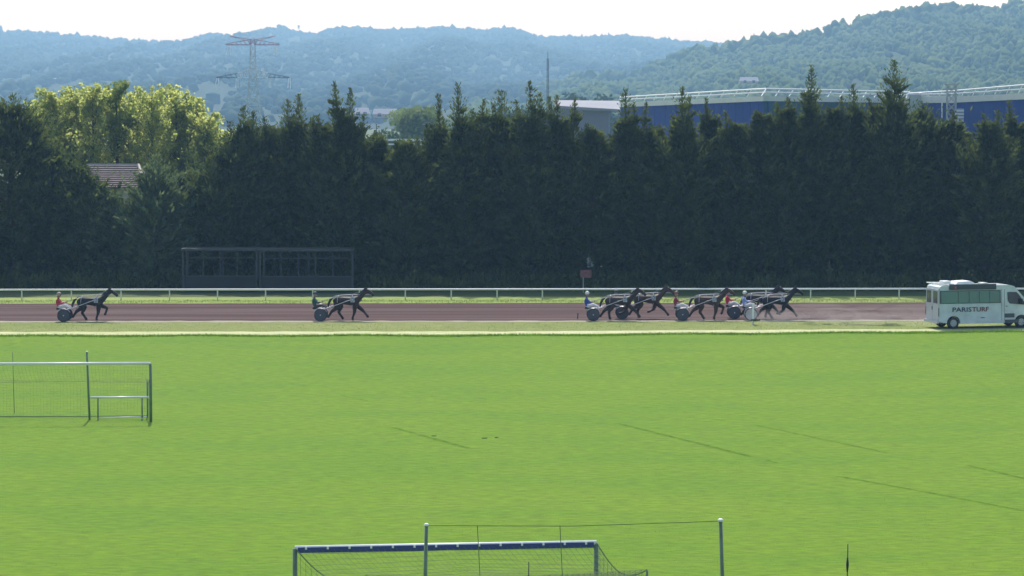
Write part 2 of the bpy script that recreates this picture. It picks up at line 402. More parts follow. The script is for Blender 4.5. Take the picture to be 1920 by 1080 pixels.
far_house(678, 219, 1100, 5, 1.2, 6, M['paleroof'], M['paleroof'], 'white flat roofed building right of the forked cypress')
far_house(722, 221, 1150, 9, 1.4, 6, mat('pinkwall', (.42,.30,.30), .8), M['paleroof'], 'long low building with a pinkish wall in the gap of the hedge')
far_house(1405, 157, 1500, 9, 1.2, 6, M['render'], M['paleroof'], 'long whitish building on the slope above the hall corner')

# mid distance: rounded olive green tree, bushes behind the hedge gap, white road rail
c = P(778, 262, 520); leafball('broad_tree', (c.x, 520, 1), 8.2, 6, 6.3, 9000, .7, M['leaf_mid'], 22, 11, 'wide domed light green tree beyond the gap in the hedge')
for i, (px, ty, Y, rx) in enumerate([(700,236,560,4),(735,246,480,3.5),(830,232,600,5),(660,240,640,5),(600,236,640,6),(540,228,700,6),(480,226,700,6),(880,226,700,7),(1010,190,900,9),(1090,168,950,9),(1140,170,950,9),(960,200,800,8)]):
    h = Z(ty, Y); leafball('background_tree', (X(px, Y), Y, 0), rx, rx, h/2, 1500, rx*.16, M['hill_near'], 12, 60+i, 'hazy round tree beyond the hedge, ' + ['just right of the forked cypress','left of the domed light green tree','right of the domed light green tree','half behind the forked cypress','left of the forked cypress','behind the twin pointed cypress','right of the pylon foot','behind the thick spire at the hedge centre','right of the mast, over the grey shed','over the right end of the grey shed roof','left of the blue hall railings','left of the mast'][i], group='hazy trees beyond the hedge')
fr = empty('roadside_rail', (X(790,420), 420, 0)); zr = Z(262, 420)
MB().box(-5, 9, -.05, .05, zr-.18, zr+.12).build('rail', M['whitep'], fr); MB().box(-5, 9, -.04, .04, zr-.75, zr-.55).build('rail', M['whitep'], fr)
for i in range(8): MB().box(-5+i*1.95, -4.9+i*1.95, .06, .16, 0, zr+.05).build('post', M['galv'], fr)
tag(fr, 'white double rail seen through the low gap in the cypress hedge', 'railing')
for px, ty, lb in [(706,232,'thin lamp post right of the white roofed building'),(799,234,'thin lamp post in front of the domed green tree')]:
    lp = empty('lamp_post', (X(px,430), 430, 0)); h = Z(ty, 430)
    MB().tube([(0,0,0),(0,0,h)], .09, 8, r2=.05).build('pole', M['darkmetal'], lp); MB().box(-.5,.15,-.1,.1,h,h+.12).build('lamp_head', M['galv'], lp)
    tag(lp, lb, 'lamp post')

# pylon
def bar(mb, a, b, r): mb.tube([a, b], r, 4)
Yp = 1000; s_ = F / Yp
base = empty('electricity_pylon', (X(475, Yp), Yp, 0))
def pz(py): return Z(py, Yp)
def lat(mb, z0, z1, w0, w1, n, r):
    for i in range(n):
        a, b = i / n, (i + 1) / n; za, zb = z0+(z1-z0)*a, z0+(z1-z0)*b; wa, wb = w0+(w1-w0)*a, w0+(w1-w0)*b
        for sx, sy, tx, ty in ((-1,-1,1,-1),(1,-1,1,1),(1,1,-1,1),(-1,1,-1,-1)):
            bar(mb, (sx*wa, sy*wa, za), (sx*wb, sy*wb, zb), r)
            bar(mb, (sx*wa, sy*wa, za), (tx*wb, ty*wb, zb), r*.7); bar(mb, (tx*wa, ty*wa, za), (sx*wb, sy*wb, zb), r*.7)
            bar(mb, (sx*wb, sy*wb, zb), (tx*wb, ty*wb, zb), r*.7)
lo, up = pz(142), pz(84)
m_ = MB(); lat(m_, 0, lo, 3.6, 1.1, 7, .12); m_.build('lower_tower', M['galv'], base)
m_ = MB(); lat(m_, lo, up, 1.1, .8, 4, .12); m_.build('upper_tower', M['pyl'], base)
m_ = MB(); lat(m_, up, up + 2.0, .8, .7, 1, .12)
for s in (-1, 1):
    for y in (-.7, .7):
        bar(m_, (s*.8, y, up+1.8), (s*9.2, 0, up+ .3), .13); bar(m_, (s*.8, y, up), (s*9.2, 0, up), .15)
        for k in range(6): bar(m_, (s*(.8+k*1.4), y*(1-k/6), up), (s*(1.5+k*1.4), y*(1-(k+.5)/6), up+1.5*(1-(k+.5)/6)), .08)
    bar(m_, (s*.8, 0, up+1.8), (s*7.8, 0, up+3.0), .11); bar(m_, (s*.8, 0, up+1.1), (s*7.8, 0, up+3.0), .09)
m_.build('upper_arm', M['pylred'], base)
m_ = MB()
for s in (-1, 1):
    m2 = MB()
    for y in (-.9, .9):
        bar(m_, (s*1.1, y, lo+2.2), (s*5.2, y*.5, lo+.8), .13); bar(m_, (s*1.1, y, lo-.6), (s*5.2, y*.5, lo-.6), .12)
        for k in range(3): bar(m_, (s*(1.1+k*1.4), y, lo-.6), (s*(1.9+k*1.4), y*.8, lo+1.9-.5*k), .08)
        bar(m2, (s*5.2, y*.5, lo+.8), (s*12.4, 0, lo-.5), .13); bar(m2, (s*5.2, y*.5, lo-.6), (s*12.4, 0, lo-.7), .13)
        for k in range(4): bar(m2, (s*(5.2+k*1.7), y*.5*(1-k/4), lo-.6), (s*(6+k*1.7), y*.5*(1-k/4), lo+.5-.3*k), .08)
    m2.build('arm_end', M['darkmetal'], base)
m_.build('lower_arm', M['pyl'], base)
ins = MB()
for k in range(8): ins.tube([(0,0,-.2-k*.42), (0,0,-.42-k*.42)], .22, 6)
ins.tube([(0,0,0),(0,0,-3.7)], .06, 4); im = ins.mesh('insulator', M['glasspale'])
for x, z, t in [(-8.2,up,.25),(7.6,up,.1),(-12.2,lo-.7,.25),(-5.6,lo-.6,.1),(5.6,lo-.6,0),(12.2,lo-.7,.1)]:
    for dx in (0, .9):
        o = link('insulator', im, base, (x+dx*.5, 0, z)); o.rotation_euler = (0, t if dx == 0 else -t*.3, 0)
tag(base, 'tall lattice electricity pylon with red upper arm against the hazy hill', 'pylon')
# mast
Ym = 620; mm = empty('radio_mast', (X(1027, Ym), Ym, 0)); m_ = MB()
zt = Z(110, Ym); lat(m_, 0, zt, .3, .16, 40, .04); m_.build('lattice', M['darkmetal'], mm)
MB().tube([(0,0,zt),(0,0,zt+1.5)], .05, 6).build('antenna', M['darkmetal'], mm)
tag(mm, 'slender dark mast standing above the cypress tops near the middle', 'mast')

# ------------------------------------------------------------------ factory hall with roof railings
def hall(name, pts, label, wallmats):
    """pts: list of (px, Y, y_wall_top, y_parapet_top, y_rail_top)"""
    root = empty(name, (X(pts[0][0], pts[0][1]), pts[0][1], 0)); O = root.location
    def L(px, py, Y): return P(px, py, Y) - Vector(O)
    for k, (a, b) in enumerate(zip(pts[:-1], pts[1:])):
        A = [L(a[0], a[i], a[1]) for i in (2, 3, 4)]; B = [L(b[0], b[i], b[1]) for i in (2, 3, 4)]
        dirv = (B[0] - A[0]); dirv.z = 0; dirv.normalize(); nrm = Vector((dirv.y, -dirv.x, 0))
        if nrm.y > 0: nrm = -nrm
        def wall(p, q, z0p, z0q, th, off):
            mb = MB(); i0 = nrm*off; i1 = nrm*(off - th)
            vs = [Vector((p.x,p.y,z0p))+i0, Vector((q.x,q.y,z0q))+i0, q+i0, p+i0, Vector((p.x,p.y,z0p))+i1, Vector((q.x,q.y,z0q))+i1, q+i1, p+i1]
            mb.v = [tuple(v) for v in vs]; mb.f = [(0,1,2,3),(5,4,7,6),(3,2,6,7),(1,0,4,5),(1,5,6,2),(4,0,3,7)]; return mb
        # cladding panels
        length = (B[0]-A[0]).length; np_ = max(2, int(length / 5))
        for j in range(np_):
            p = A[0].lerp(B[0], j/np_ + .001); q = A[0].lerp(B[0], (j+1)/np_ - .001)
            wm = wallmats[k] if not (isinstance(wallmats[k], tuple)) else wallmats[k][0 if (j/np_) < wallmats[k][2] else 1]
            wall(p, q, 0, 0, .3, 0).build('wall_panel', wm, root)
        wall(A[1], B[1], A[0].z, B[0].z, .5, .12).build('parapet', M['cream'], root)
        # rails
        n = max(3, int(abs(b[0]-a[0]) / 21)); back = -nrm * .9
        for f0 in (0.0, .5):
            p = A[2].lerp(A[1], f0) + back*(1-f0)*.0; q = B[2].lerp(B[1], f0)
            MB().tube([p, q], .10, 6).build('guard_rail', M['whitep'], root)
        for j in range(n + 1):
            t = j / n; p = A[1].lerp(B[1], t); q = A[2].lerp(B[2], t)
            MB().tube([p + (A[1]-B[1]).normalized()*(length/n*.35), q], .06, 5).build('rail_post', M['whitep'], root)
    # roof sheet
    mb = MB(); tops = [L(a[0], a[3], a[1]) - Vector((0,0,.35)) for a in pts]; far = [t + Vector((4, 60, 0)) for t in (tops[0], tops[-1])]
    mb.v = [tuple(t) for t in tops] + [tuple(far[1]), tuple(far[0])]; mb.f = [tuple(range(len(mb.v)))]; mb.build('roof', M['shedgrey'], root)
    return root
h1 = hall('factory_hall', [(1163,470,201,192,182),(1437,350,189.5,180,166),(1705,415,193.5,184,172)], '', [(M['bluewall'],M['bluewall'],.5),(M['greenwall'],M['greenwall'],.4)])
tag(h1, 'blue and teal clad industrial hall with white roof railings behind the cypresses', 'industrial hall')
h2 = hall('factory_hall', [(1706,412,194,180,174.5),(1790,385,192.5,181,170),(1990,335,183,172,153)], '', [M['bluewall'], M['bluewall']])
tag(h2, 'second blue hall at the right edge, joined to a cream corner tower', 'industrial hall')
# vertical downpipe and small vent panels on the second hall
dp = empty('corner_tower', (X(1714,405), 405, 0))
MB().box(-.9, .9, -.5, .5, 0, Z(178,405)).build('wall', M['cream'], dp); MB().box(-1.0,1.0,-.6,.6,Z(178,405)+.003,Z(177,405)+.1).build('cap', M['whitep'], dp)
tag(dp, 'narrow cream corner block between the two blue halls', 'tower')
lt = empty('lattice_stair', (X(1783,375), 375, 0)); m_ = MB(); lat(m_, 0, Z(160,375), .55, .55, 14, .05); m_.build('frame', M['galv'], lt)
for k in range(9): MB().box(-.5,.5,-.5,.5,1.2+k*1.45,1.27+k*1.45).build('landing', M['galv'], lt)
MB().tube([(-1.2,0,0),(-1.2,0,Z(190,375))], .08, 6).build('downpipe', M['whitep'], lt)
MB().box(-.95,.9,-.4,.4,Z(160,375)+.01,Z(157,375)).build('top_platform', M['galv'], lt)
tag(lt, 'grey lattice access tower against the right blue hall', 'access tower')
vn = empty('wall_louvre', (X(1798,374), 374, Z(228,374)));
for k in range(4): MB().box(-.55,.55,-.1,.1,k*.42,k*.42+.26).build('slat', M['whitep'], vn)
MB().box(-.6,.6,.101,.25,-.05,1.65).build('back_plate', M['shedgrey'], vn)
tag(vn, 'small white slatted louvre on the right blue wall', 'louvre')
# grey shed left of it
Ys = 330; gs = empty('grey_shed', (X(1100,Ys), Ys, 0)); x0, x1 = X(1046,Ys)-gs.location.x, X(1143,Ys)-gs.location.x
n = 22
cm = MB().box(0, (x1-x0)/n*.62, -.08, .12, 0, 1).mesh('cladding_rib', M['shedgrey'])
MB().box(x0, x1, .12, 14, 0, Z(208,Ys)).build('wall', M['shedgrey'], gs)
for i in range(n):
    o = link('cladding_rib', cm, gs, (x0 + (x1-x0)*(i+.2)/n, 0, 0)); o.scale = (1,1,Z(209+ (-4*(1-i/n)),Ys))
m_ = MB(); m_.v = [(x0-.3,-.6,Z(203,Ys)),(x1+1.2,-.6,Z(210,Ys)),(x1+1.6,14,Z(197,Ys)+.2),(x0-.3,14,Z(197,Ys)+.3),(x0-.3,-.6,Z(203,Ys)+.3),(x1+1.2,-.6,Z(210,Ys)+.3),(x1+1.6,14,Z(197,Ys)+.5),(x0-.3,14,Z(197,Ys)+.6)]
m_.f = [(3,2,1,0),(4,5,6,7),(0,1,5,4),(1,2,6,5),(2,3,7,6),(3,0,4,7)]; m_.build('roof', M['paleroof'], gs)
tag(gs, 'grey corrugated shed with pale sloping roof between the cypress spires', 'shed')

# ------------------------------------------------------------------ house behind the trees at left
Yh = 232; hs = empty('tiled_house', (X(225,Yh), Yh, 0)); xl, xr = X(120,Yh)-hs.location.x, X(272,Yh)-hs.location.x
ze, zt = Z(352,Yh), Z(312,Yh)
MB().box(xl+.4, xr-.4, .5, 8, 0, ze).build('wall', M['render'], hs)
nc = 12; xt = X(247,Yh)-hs.location.x
for k in range(nc):
    a, b = k/nc, (k+1)/nc; z0 = ze+(zt-ze)*a; z1 = ze+(zt-ze)*b; y0 = 4.2*a; y1 = 4.2*b; r0 = xr+(xt-xr)*a; r1 = xr+(xt-xr)*b; l0 = xl+1.2*a; l1 = xl+1.2*b
    m_ = MB(); m_.v = [(l0,y0,z0+.10),(r0,y0,z0+.10),(r1,y1,z1),(l1,y1,z1),(l0,y0,z0-.02),(r0,y0,z0-.02),(r1,y1,z1-.1),(l1,y1,z1-.1)]
    m_.f = [(0,1,2,3),(5,4,7,6),(4,5,1,0),(5,6,2,1),(7,4,0,3),(6,7,3,2)]; m_.build('tile_course', M['tile'], hs)
m_ = MB(); m_.v = [(xr,0,ze),(xr,8.4,ze),(xt,4.2,zt),(xl,8.4,ze),(xl+1.2,4.2,zt)]; m_.f = [(0,1,2),(1,3,4,2)]; m_.build('hip_slope', M['tile'], hs)
MB().tube([(xr,-.02,ze+.1),(xt,4.2,zt+.05)], .12, 6).build('hip_ridge', M['render'], hs); MB().tube([(xl+1.2,4.2,zt+.04),(xt,4.2,zt+.04)], .1, 6).build('ridge', M['render'], hs)
for px in (165, 238):
    x = X(px,Yh)-hs.location.x; f_ = MB().box(x-.45,x+.45,.38,.498,2.6,4.0).build('window', M['whitep'], hs); MB().box(x-.36,x+.36,.34,.378,2.68,3.92).build('pane', M['glassdark'], f_)
tag(hs, 'house with hipped terracotta tiled roof half hidden behind the left trees', 'house')

# ------------------------------------------------------------------ cypress hedge
def conifer(Yt, cpx, shy, wpx, spires, seed, m, dens=1.0, label='', group='cypresses of the hedge', cat='tree'):
    rg = np.random.default_rng(seed)
    cx = X(cpx, Yt); root = empty('cypress_tree', (cx, Yt, 0)); sp = F / Yt; wpx = wpx * 1.28
    H = Z(shy, Yt); Rb = wpx / 2 / sp
    pts, dirs, LL = [], [], []
    tr = MB(); tr.tube([(0,0,-.2),(rg.normal(0,.08),0,H*.5),(0,0,H)], .24, 7, r2=.07)
    # body: ascending branches carrying sprays
    nb = int(380 * dens * H / 11)
    for i in range(nb):
        u = (i + rg.random()) / nb; z = .25 + (H + .3) * u ** .92
        t = z / H
        prof = (.78 + .22 * math.sin(min(t, 1) * math.pi * .9)) * (1 if t < .62 else max(.26, 1 - (t - .62) * 1.9))
        Lb = Rb * prof * rg.uniform(.62, 1.12); a = rg.uniform(0, 2*math.pi); rise = rg.uniform(.15, .75)
        d = np.array([math.cos(a), math.sin(a), rise]); k = int(20 + 8*rg.random())
        q = rg.random(k) ** .6; p = np.array([0, 0, z]) + d * (q * Lb)[:, None]
        p += rg.normal(0, .17, (k, 3)) * (1.25 - q)[:, None] * 1.3
        pts.append(p); dirs.append(d + rg.normal(0, .38, (k, 3)) + np.array([0, 0, .12])); LL.append(rg.uniform(.36, .75, k) * (1 - .25*q))
        if i % 9 == 0: tr.tube([(0,0,max(z-.2,.2)), tuple(np.array([0,0,z]) + d*Lb*.6)], .045, 4, r2=.015, cap=False)
    def plume(b, e, fat, bend=0.0, thin=False):
        b = np.array(b, float); e = np.array(e, float); ax = e - b; ln = np.linalg.norm(ax); ns = max(6, int(ln / (.075 if thin else .06)))
        tr.tube([tuple(b), tuple(b + ax*.55 + np.array([bend*.8,0,0])), tuple(e)], .05 if thin else .07, 5, r2=.012)
        wh = rg.uniform(.35, .5)
        for j in range(ns):
            t = j / ns; rr_ = (fat * (1.05 * (1 - t) ** .9 + .10)) * (1 + .35 * math.sin(2*math.pi*t*ln/wh)) * rg.uniform(.6, 1.35)
            c0 = b + ax*t + np.array([bend*math.sin(math.pi*t), 0, 0]); k = 5 + int(10 * fat * (1 - t))
            a = rg.uniform(0, 2*math.pi, k); d = np.stack([np.cos(a), np.sin(a), rg.uniform(.3, 1.0, k)], 1); q = rg.random(k) ** .7
            pts.append(c0 + d*(q*rr_)[:, None]); dirs.append(d*.8 + ax/ln*.55 + rg.normal(0, .2, (k, 3))); LL.append(rg.uniform(.24, .48, k)*(1 - .4*t))
    for s in spires:
        spx, sy = s[0], s[1]; lean = s[2] if len(s) > 2 else rg.normal(0, 3); fat = s[3] if len(s) > 3 else 1.0
        tz = Z(sy, Yt); bx = X(spx, Yt) - cx - lean/sp; z0 = min(H - 2.6, tz - 2.6); tx = X(spx, Yt) - cx
        b = np.array([bx*.8, rg.normal(0, .25), z0]); e = np.array([tx, b[1] + rg.normal(0, .15), tz])
        plume(b, e, fat*1.2, -lean/sp*.18)
        for q in range(int(5 + 4*fat)):      # side branches sweeping up from the spire
            t = rg.uniform(.12, .72); c0 = b + (e-b)*t; sgn = rg.choice([-1, 1]); L = (1.15 - t) * rg.uniform(.9, 1.9) * max(.8, fat)
            plume(c0, c0 + np.array([sgn*L*.75, rg.normal(0, .3), L*rg.uniform(.35, .9)]), .42, sgn*.08, True)
    for q in range(16):                      # ragged shoulder
        xx = rg.uniform(-.85, .85) * Rb; zt = H + .6 - abs(xx)/Rb*1.9 + rg.normal(0, .55); c0 = np.array([xx*.6, rg.normal(0, .5), zt - 2.2])
        plume(c0, (xx*1.15 + rg.normal(0, .2), c0[1] + rg.normal(0, .3), zt), .55, 0, True)
    pts = np.concatenate(pts); dirs = np.concatenate(dirs); LL = np.concatenate(LL)
    pts[:, 2] = np.maximum(pts[:, 2], .1)
    V = sprays(pts, dirs, LL, LL * .36)
    link('crown', sprays_mesh('crown', V, m), root); tr.build('trunk', M['bark'], root, True)
    return tag(root, label, cat, group)
CY, GR = M['leaf_cyp'], M['leaf_grey']
trees = [
 (20,222,170,[(4,192,0,1.5),(27,178,0,1.9),(50,196,0,1.3)],CY,'broad dark cypress with a round top at the left edge'),
 (88,300,130,[(70,238,0,1.5),(98,278,0,1.3)],CY,'dark cypress against the left flank of the yellow poplars'),
 (150,335,120,[(138,300,0,1.4),(168,318,0,1.2)],CY,'low dark cypress just left of the tiled roof'),
 (212,385,110,[(205,358,0,1.2)],GR,'low grey green tree in front of the tiled house'),
 (180,372,90,[(176,330,0,1.2)],GR,'small grey green tree hiding the left part of the tiled house'),
 (292,350,130,[(288,290,2,1.9)],GR,'grey green cone shaped tree right of the tiled roof'),
 (350,345,120,[(334,325,0,1.3),(362,330,0,1.2)],GR,'low grey green tree between the cone shaped tree and the dark hedge'),
 (405,318,110,[(396,292,0,1.2),(424,250,2,1.2)],CY,'dark cypress stepping down towards the yellow poplars'),
 (455,262,120,[(430,228,0),(457,200,0),(476,211,0)],CY,'cypress with three short spires just below the pylon'),
 (508,262,110,[(495,220,0),(522,240,0)],CY,'low pointed cypress to the right of the pylon foot'),
 (556,250,120,[(540,186,2,1.1),(560,178,-2,1.1),(583,224,0)],CY,'cypress with twin pointed tops left of the tall fork'),
 (606,256,100,[(598,216,0)],CY,'short cypress filling the dip left of the tall fork'),
 (648,245,120,[(627,153,-9,.8),(658,165,3,.8),(684,216,14,.7)],CY,'cypress whose top forks into two tall leaning spires'),
 (706,276,105,[(704,252,0)],CY,'low topped cypress right of the tall fork'),
 (758,284,110,[(744,264,0,.8),(782,258,0,.9)],CY,'lowest cypress of the hedge, in front of the white road rail'),
 (822,262,110,[(821,176,-10,.7),(799,232,-12,.6)],CY,'cypress with one thin spire bent to the left'),
 (868,250,120,[(858,157,-7,.9),(908,186,8,.7),(885,205,0)],CY,'cypress with a thick tall spire above the hedge centre'),
 (938,240,120,[(940,171,0,1.5),(924,195,-4,.8)],CY,'cypress with a full cone top left of the mast'),
 (998,245,115,[(992,152,-9,.8),(1012,174,-3,.9),(968,188,-10,.6)],CY,'cypress with jagged leaning tips just left of the mast'),
 (1052,250,110,[(1030,182,-9,.8),(1044,178,0,.7),(1078,184,0,.7)],CY,'cypress with small tips in front of the grey shed'),
 (1112,265,110,[(1100,232,0,.9),(1128,245,0,.9)],CY,'low topped cypress in front of the grey shed wall'),
 (1172,250,110,[(1172,168,0,.9),(1189,192,0,.7),(1212,192,3,.6)],CY,'cypress with a slim spire at the left end of the blue hall'),
 (1228,262,105,[(1240,240,0,.9)],CY,'round topped cypress low in front of the blue hall'),
 (1280,248,110,[(1277,163,-2,.9),(1293,180,8,.6),(1262,222,0,.8)],CY,'cypress with a sharp spire crossing the left roof railing'),
 (1332,255,105,[(1322,183,-8,.5),(1350,228,0,.8)],CY,'cypress with a thin crooked tip left of the hall corner'),
 (1378,258,100,[(1360,208,0,.7),(1394,236,0,.8)],CY,'low cypress just left of the hall corner'),
 (1428,250,105,[(1418,225,0,.8),(1442,214,0,.8)],CY,'cypress right under the corner of the hall roof'),
 (1474,240,105,[(1455,192,-5,.7),(1477,183,-5,.7)],CY,'cypress with two small hooked tips right of the hall corner'),
 (1522,240,105,[(1521,123,1,1.0)],CY,'cypress with a tall narrow spire left of the lower pointed ones'),
 (1564,240,100,[(1553,208,0,.7),(1576,180,-3,.7)],CY,'cypress with small tips between the tallest two spires'),
 (1604,240,100,[(1600,158,0,1.0)],CY,'cypress with a medium cone spire between the tallest two'),
 (1642,238,95,[(1640,207,0,.9)],CY,'short cypress tucked against the tallest spire'),
 (1680,228,110,[(1674,112,0,1.35)],CY,'tallest cypress, its jagged spire reaching above the roof railing'),
 (1732,232,110,[(1729,194,0,1.7)],CY,'cypress with a rounded top before the cream corner block'),
 (1790,252,110,[(1785,208,0,.7),(1765,240,0,1)],CY,'cypress in front of the lattice access tower'),
 (1852,256,115,[(1846,213,0,.9),(1869,206,0,.8)],CY,'cypress with two blunt tips before the right blue wall'),
 (1905,252,110,[(1892,188,0,.7),(1918,232,0,1)],CY,'cypress with a thin tip at the right edge'),
]
made = []
for i, (c, sh, wd, sps, m, lb) in enumerate(trees):
    made.append(conifer(210.7 + random.uniform(-1.6, 1.6), c, sh - (14 if 1300 < c < 1350 or 1425 < c < 1700 else (0 if c > 1140 else -2)), wd, sps, 100 + i, m, 1.0, lb))
# filler trees added behind the front row to block light; more beyond both frame edges: copies, nothing tells them apart
src = [made[i] for i in (13, 14, 20, 22)]
k = 0
for px in list(range(440, 1960, 64)):
    o = copy_tree(src[k % 4]); o.location = (X(px, 214.5), 214.5 + random.uniform(-.5, .5), 0); o.rotation_euler = (0, 0, random.uniform(0, 6.28)); o.scale = (1, 1, random.uniform(.84, .95)); k += 1
    o['label'] = 'filler cypress added in a second row to close light gaps in the hedge'; o['group'] = 'filler row blocking light behind the hedge'
for px in list(range(-30, 440, 60)):
    o = copy_tree(made[3] if 190 < px < 380 else made[2]); o.location = (X(px, 215), 215 + random.uniform(-.5, .5), 0); o.rotation_euler = (0, 0, random.uniform(0, 6.28)); o.scale = (1, 1, .80 if px < 100 or px > 270 else .72)
    o['label'] = 'low filler tree added behind the left hedge to close light gaps'; o['group'] = 'low filler row behind the left hedge'
for px in (-80, -170, -260, 1990, 2075, 2160):
    o = copy_tree(made[10 if px < 0 else 31]); o.location = (X(px, 211), 211, 0)
    o['label'] = 'cypress of the hedge beyond the picture edge'; o['group'] = 'cypresses beyond the picture edges'
# undergrowth low in the hedge
def reg_under(rg, n):
    x = rg.uniform(X(-300,208), X(2200,208), n); return np.stack([x, rg.uniform(206.5, 212, n), rg.uniform(0, 1.2, n)*rg.random(n)], 1)
u_ = tufts('undergrowth', 40000, reg_under, .4, .12, M['leaf_cyp'], 9); tag(u_, 'dark undergrowth at the foot of the cypress hedge', 'undergrowth')

# yellow poplars behind
def poplar(px, ty, wpx, seed, m, label, Yt=248):
    rg = np.random.default_rng(seed); sp = F / Yt; H = Z(ty, Yt); W = wpx / 2 / sp
    root = empty('poplar_tree', (X(px, Yt), Yt + rg.uniform(-3, 3), 0))
    pts, dirs = [], []; tr = MB(); tr.tube([(0,0,-.2),(.05,0,H*.5),(0,0,H*.95)], .26, 7, r2=.03)
    nb = 100
    for i in range(nb):
        u = rg.random(); z = 2.0 + (H - 3.2) * u; t = z / H; L = W * (1.3 - .85 * t ** 2.5) * rg.uniform(.5, 1.25)
        a = rg.uniform(0, 2*math.pi); d = np.array([math.cos(a) * .75, math.sin(a) * .75, rg.uniform(.7, 1.3)])
        k = 70; q = rg.random(k) ** .65; c = np.array([0, 0, z]) + d * (q * L)[:, None] + rg.normal(0, .22, (k, 3)) * (.5 + .8*(1-q[:, None]))
        c = c[c[:, 2] < H + .1]
        pts.append(c); dirs.append(rg.normal(size=(len(c), 3)))
        tr.tube([(0,0,z), tuple(np.array([0,0,z]) + d*L*.8)], .04, 4, r2=.01, cap=False)
    pts = np.concatenate(pts); dirs = np.concatenate(dirs)
    V = sprays(pts, dirs, rg.uniform(.16, .32, len(pts)), rg.uniform(.13, .26, len(pts)))
    link('crown', sprays_mesh('crown', V, m), root); tr.build('trunk', M['bark'], root, True)
    tag(root, label, 'tree', 'yellow green poplars behind the hedge')
pops = [(74,190,60,'leftmost yellow green poplar beside the broad dark cypress'),(104,168,62,'yellow green poplar with two small tips left of the group top'),(140,164,62,'yellow poplar left of the dark tipped one'),
        (180,158,60,'yellow poplar just left of the tallest'),(218,152,56,'tallest poplar, with a darker green tip'),(252,166,60,'yellow poplar just right of the tallest'),(292,164,64,'full yellow poplar above the tiled roof'),
        (328,160,60,'yellow poplar with a blunt top on the right half of the group'),(360,184,60,'yellow poplar stepping down at the right'),(388,212,56,'lower poplar second from the right end of the group'),(410,240,48,'lowest poplar at the right end of the group')]
for i, (px, ty, wp, lb) in enumerate(pops): poplar(px, ty, wp * 1.75, 300 + i, M['leaf_pop'] if i != 4 else mat('poplar_leaf_dark', (.13,.20,.03), .7, col2=(.34,.40,.07), scale=1.3, trans=.45), lb)
for i, (px, ty, wh) in enumerate([(92,196,'behind the left pair'),(122,176,'behind the third and second from the left'),(160,170,'behind the gap left of the tallest'),(198,170,'just behind the left side of the tallest'),(236,172,'just behind the right side of the tallest'),(272,176,'behind the gap above the right end of the tiled roof'),(312,172,'behind the right half of the group'),(345,186,'behind the step at the right'),(376,206,'behind the last two on the right')]):
    poplar(px, ty, 100, 330 + i, M['leaf_pop'], 'back row yellow green poplar ' + wh, 255)

# ------------------------------------------------------------------ shelters in the shade
def shelter(x0p, x1p, ty, Yt, nw, label):
    root = empty('open_shelter', (X((x0p+x1p)/2, Yt), Yt, 0)); a = X(x0p, Yt) - root.location.x; b = -a; H = Z(ty, Yt)
    MB().box(a, b, .02, .12, 0, H*.36).build('low_wall', M['shed'], root)
    for q in (a+.1, 0, b-.1): MB().box(q-.06, q+.06, 2.2, 2.32, 0, H-.15).build('rear_post', M['shed_frame'], root)
    MB().box(a-.12, b+.12, -.25, 2.6, H-.147, H).build('roof', M['shed_frame'], root)
    MB().box(a-.06, a+.06, -.12, .017, 0, H-.15).build('corner_post', M['shed_frame'], root); MB().box(b-.06, b+.06, -.12, .017, 0, H-.15).build('corner_post', M['shed_frame'], root)
    MB().box(a+.07, b-.07, -.05, .017, H*.36, H*.36+.07).build('sill_rail', M['shed_frame'], root)
    wdt = (b-a-.4) / nw
    for i in range(nw):
        x = a+.2+wdt*i; f_ = MB().box(x, x+.07, -.045, .017, H*.37, H-.15).build('front_post', M['shed_frame'], root); MB().box(x+.07, x+wdt, -.03, .0, H*.78, H*.78+.06).build('cross_bar', M['shed_frame'], root)
    return tag(root, label, 'shelter')
shelter(342, 480, 466, 205.3, 4, 'dark open fronted shelter in the hedge shade, left one of the two')
shelter(487, 660, 467, 205.0, 5, 'wider dark open fronted shelter in the hedge shade, right one of the two')
nb_ = empty('notice_board', (X(1102,205), 205, 0))
MB().box(-.5,.28,-.03,.03,1.05,1.6).build('board', M['redboard'], nb_)
MB().tube([(.42,.0,0),(.42,0,1.7)], .04, 6).build('post', M['darkmetal'], nb_); MB().tube([(-.3,.05,0),(-.3,.05,1.5)], .035, 6).build('post', M['galv'], nb_)
tag(nb_, 'small dull red board on posts in the hedge shade above the blue driver', 'sign')
def shrub(px, Yt, r, h, m, seed, label, group=None):
    return leafball('shrub', (X(px, Yt), Yt, 0), r, r, h/2, 420, .16, m, 8, seed, label, 'shrub', group)
M['leaf_pale'] = mat('pale_leaf', (.16,.20,.16), .6, col2=(.4,.45,.38), scale=3, trans=.3)
sb = leafball('sapling', (X(1106,205.5), 205.5, 1.5), .28, .28, .5, 90, .16, M['leaf_pale'], 5, 71, 'pale leaved sapling above the dull red board', 'sapling')
sb2 = leafball('sapling', (X(1556,205.5), 205.5, .9), .3, .3, .8, 70, .14, M['leaf_grey'], 5, 72, 'sparse pale sapling in the hedge shade left of the van', 'sapling')
leafball('sapling', (X(1440,205.5), 205.5, .4), .35, .3, .5, 70, .14, M['leaf_grey'], 5, 73, 'low pale sapling in the hedge shade above the leading pair of horses', 'sapling')

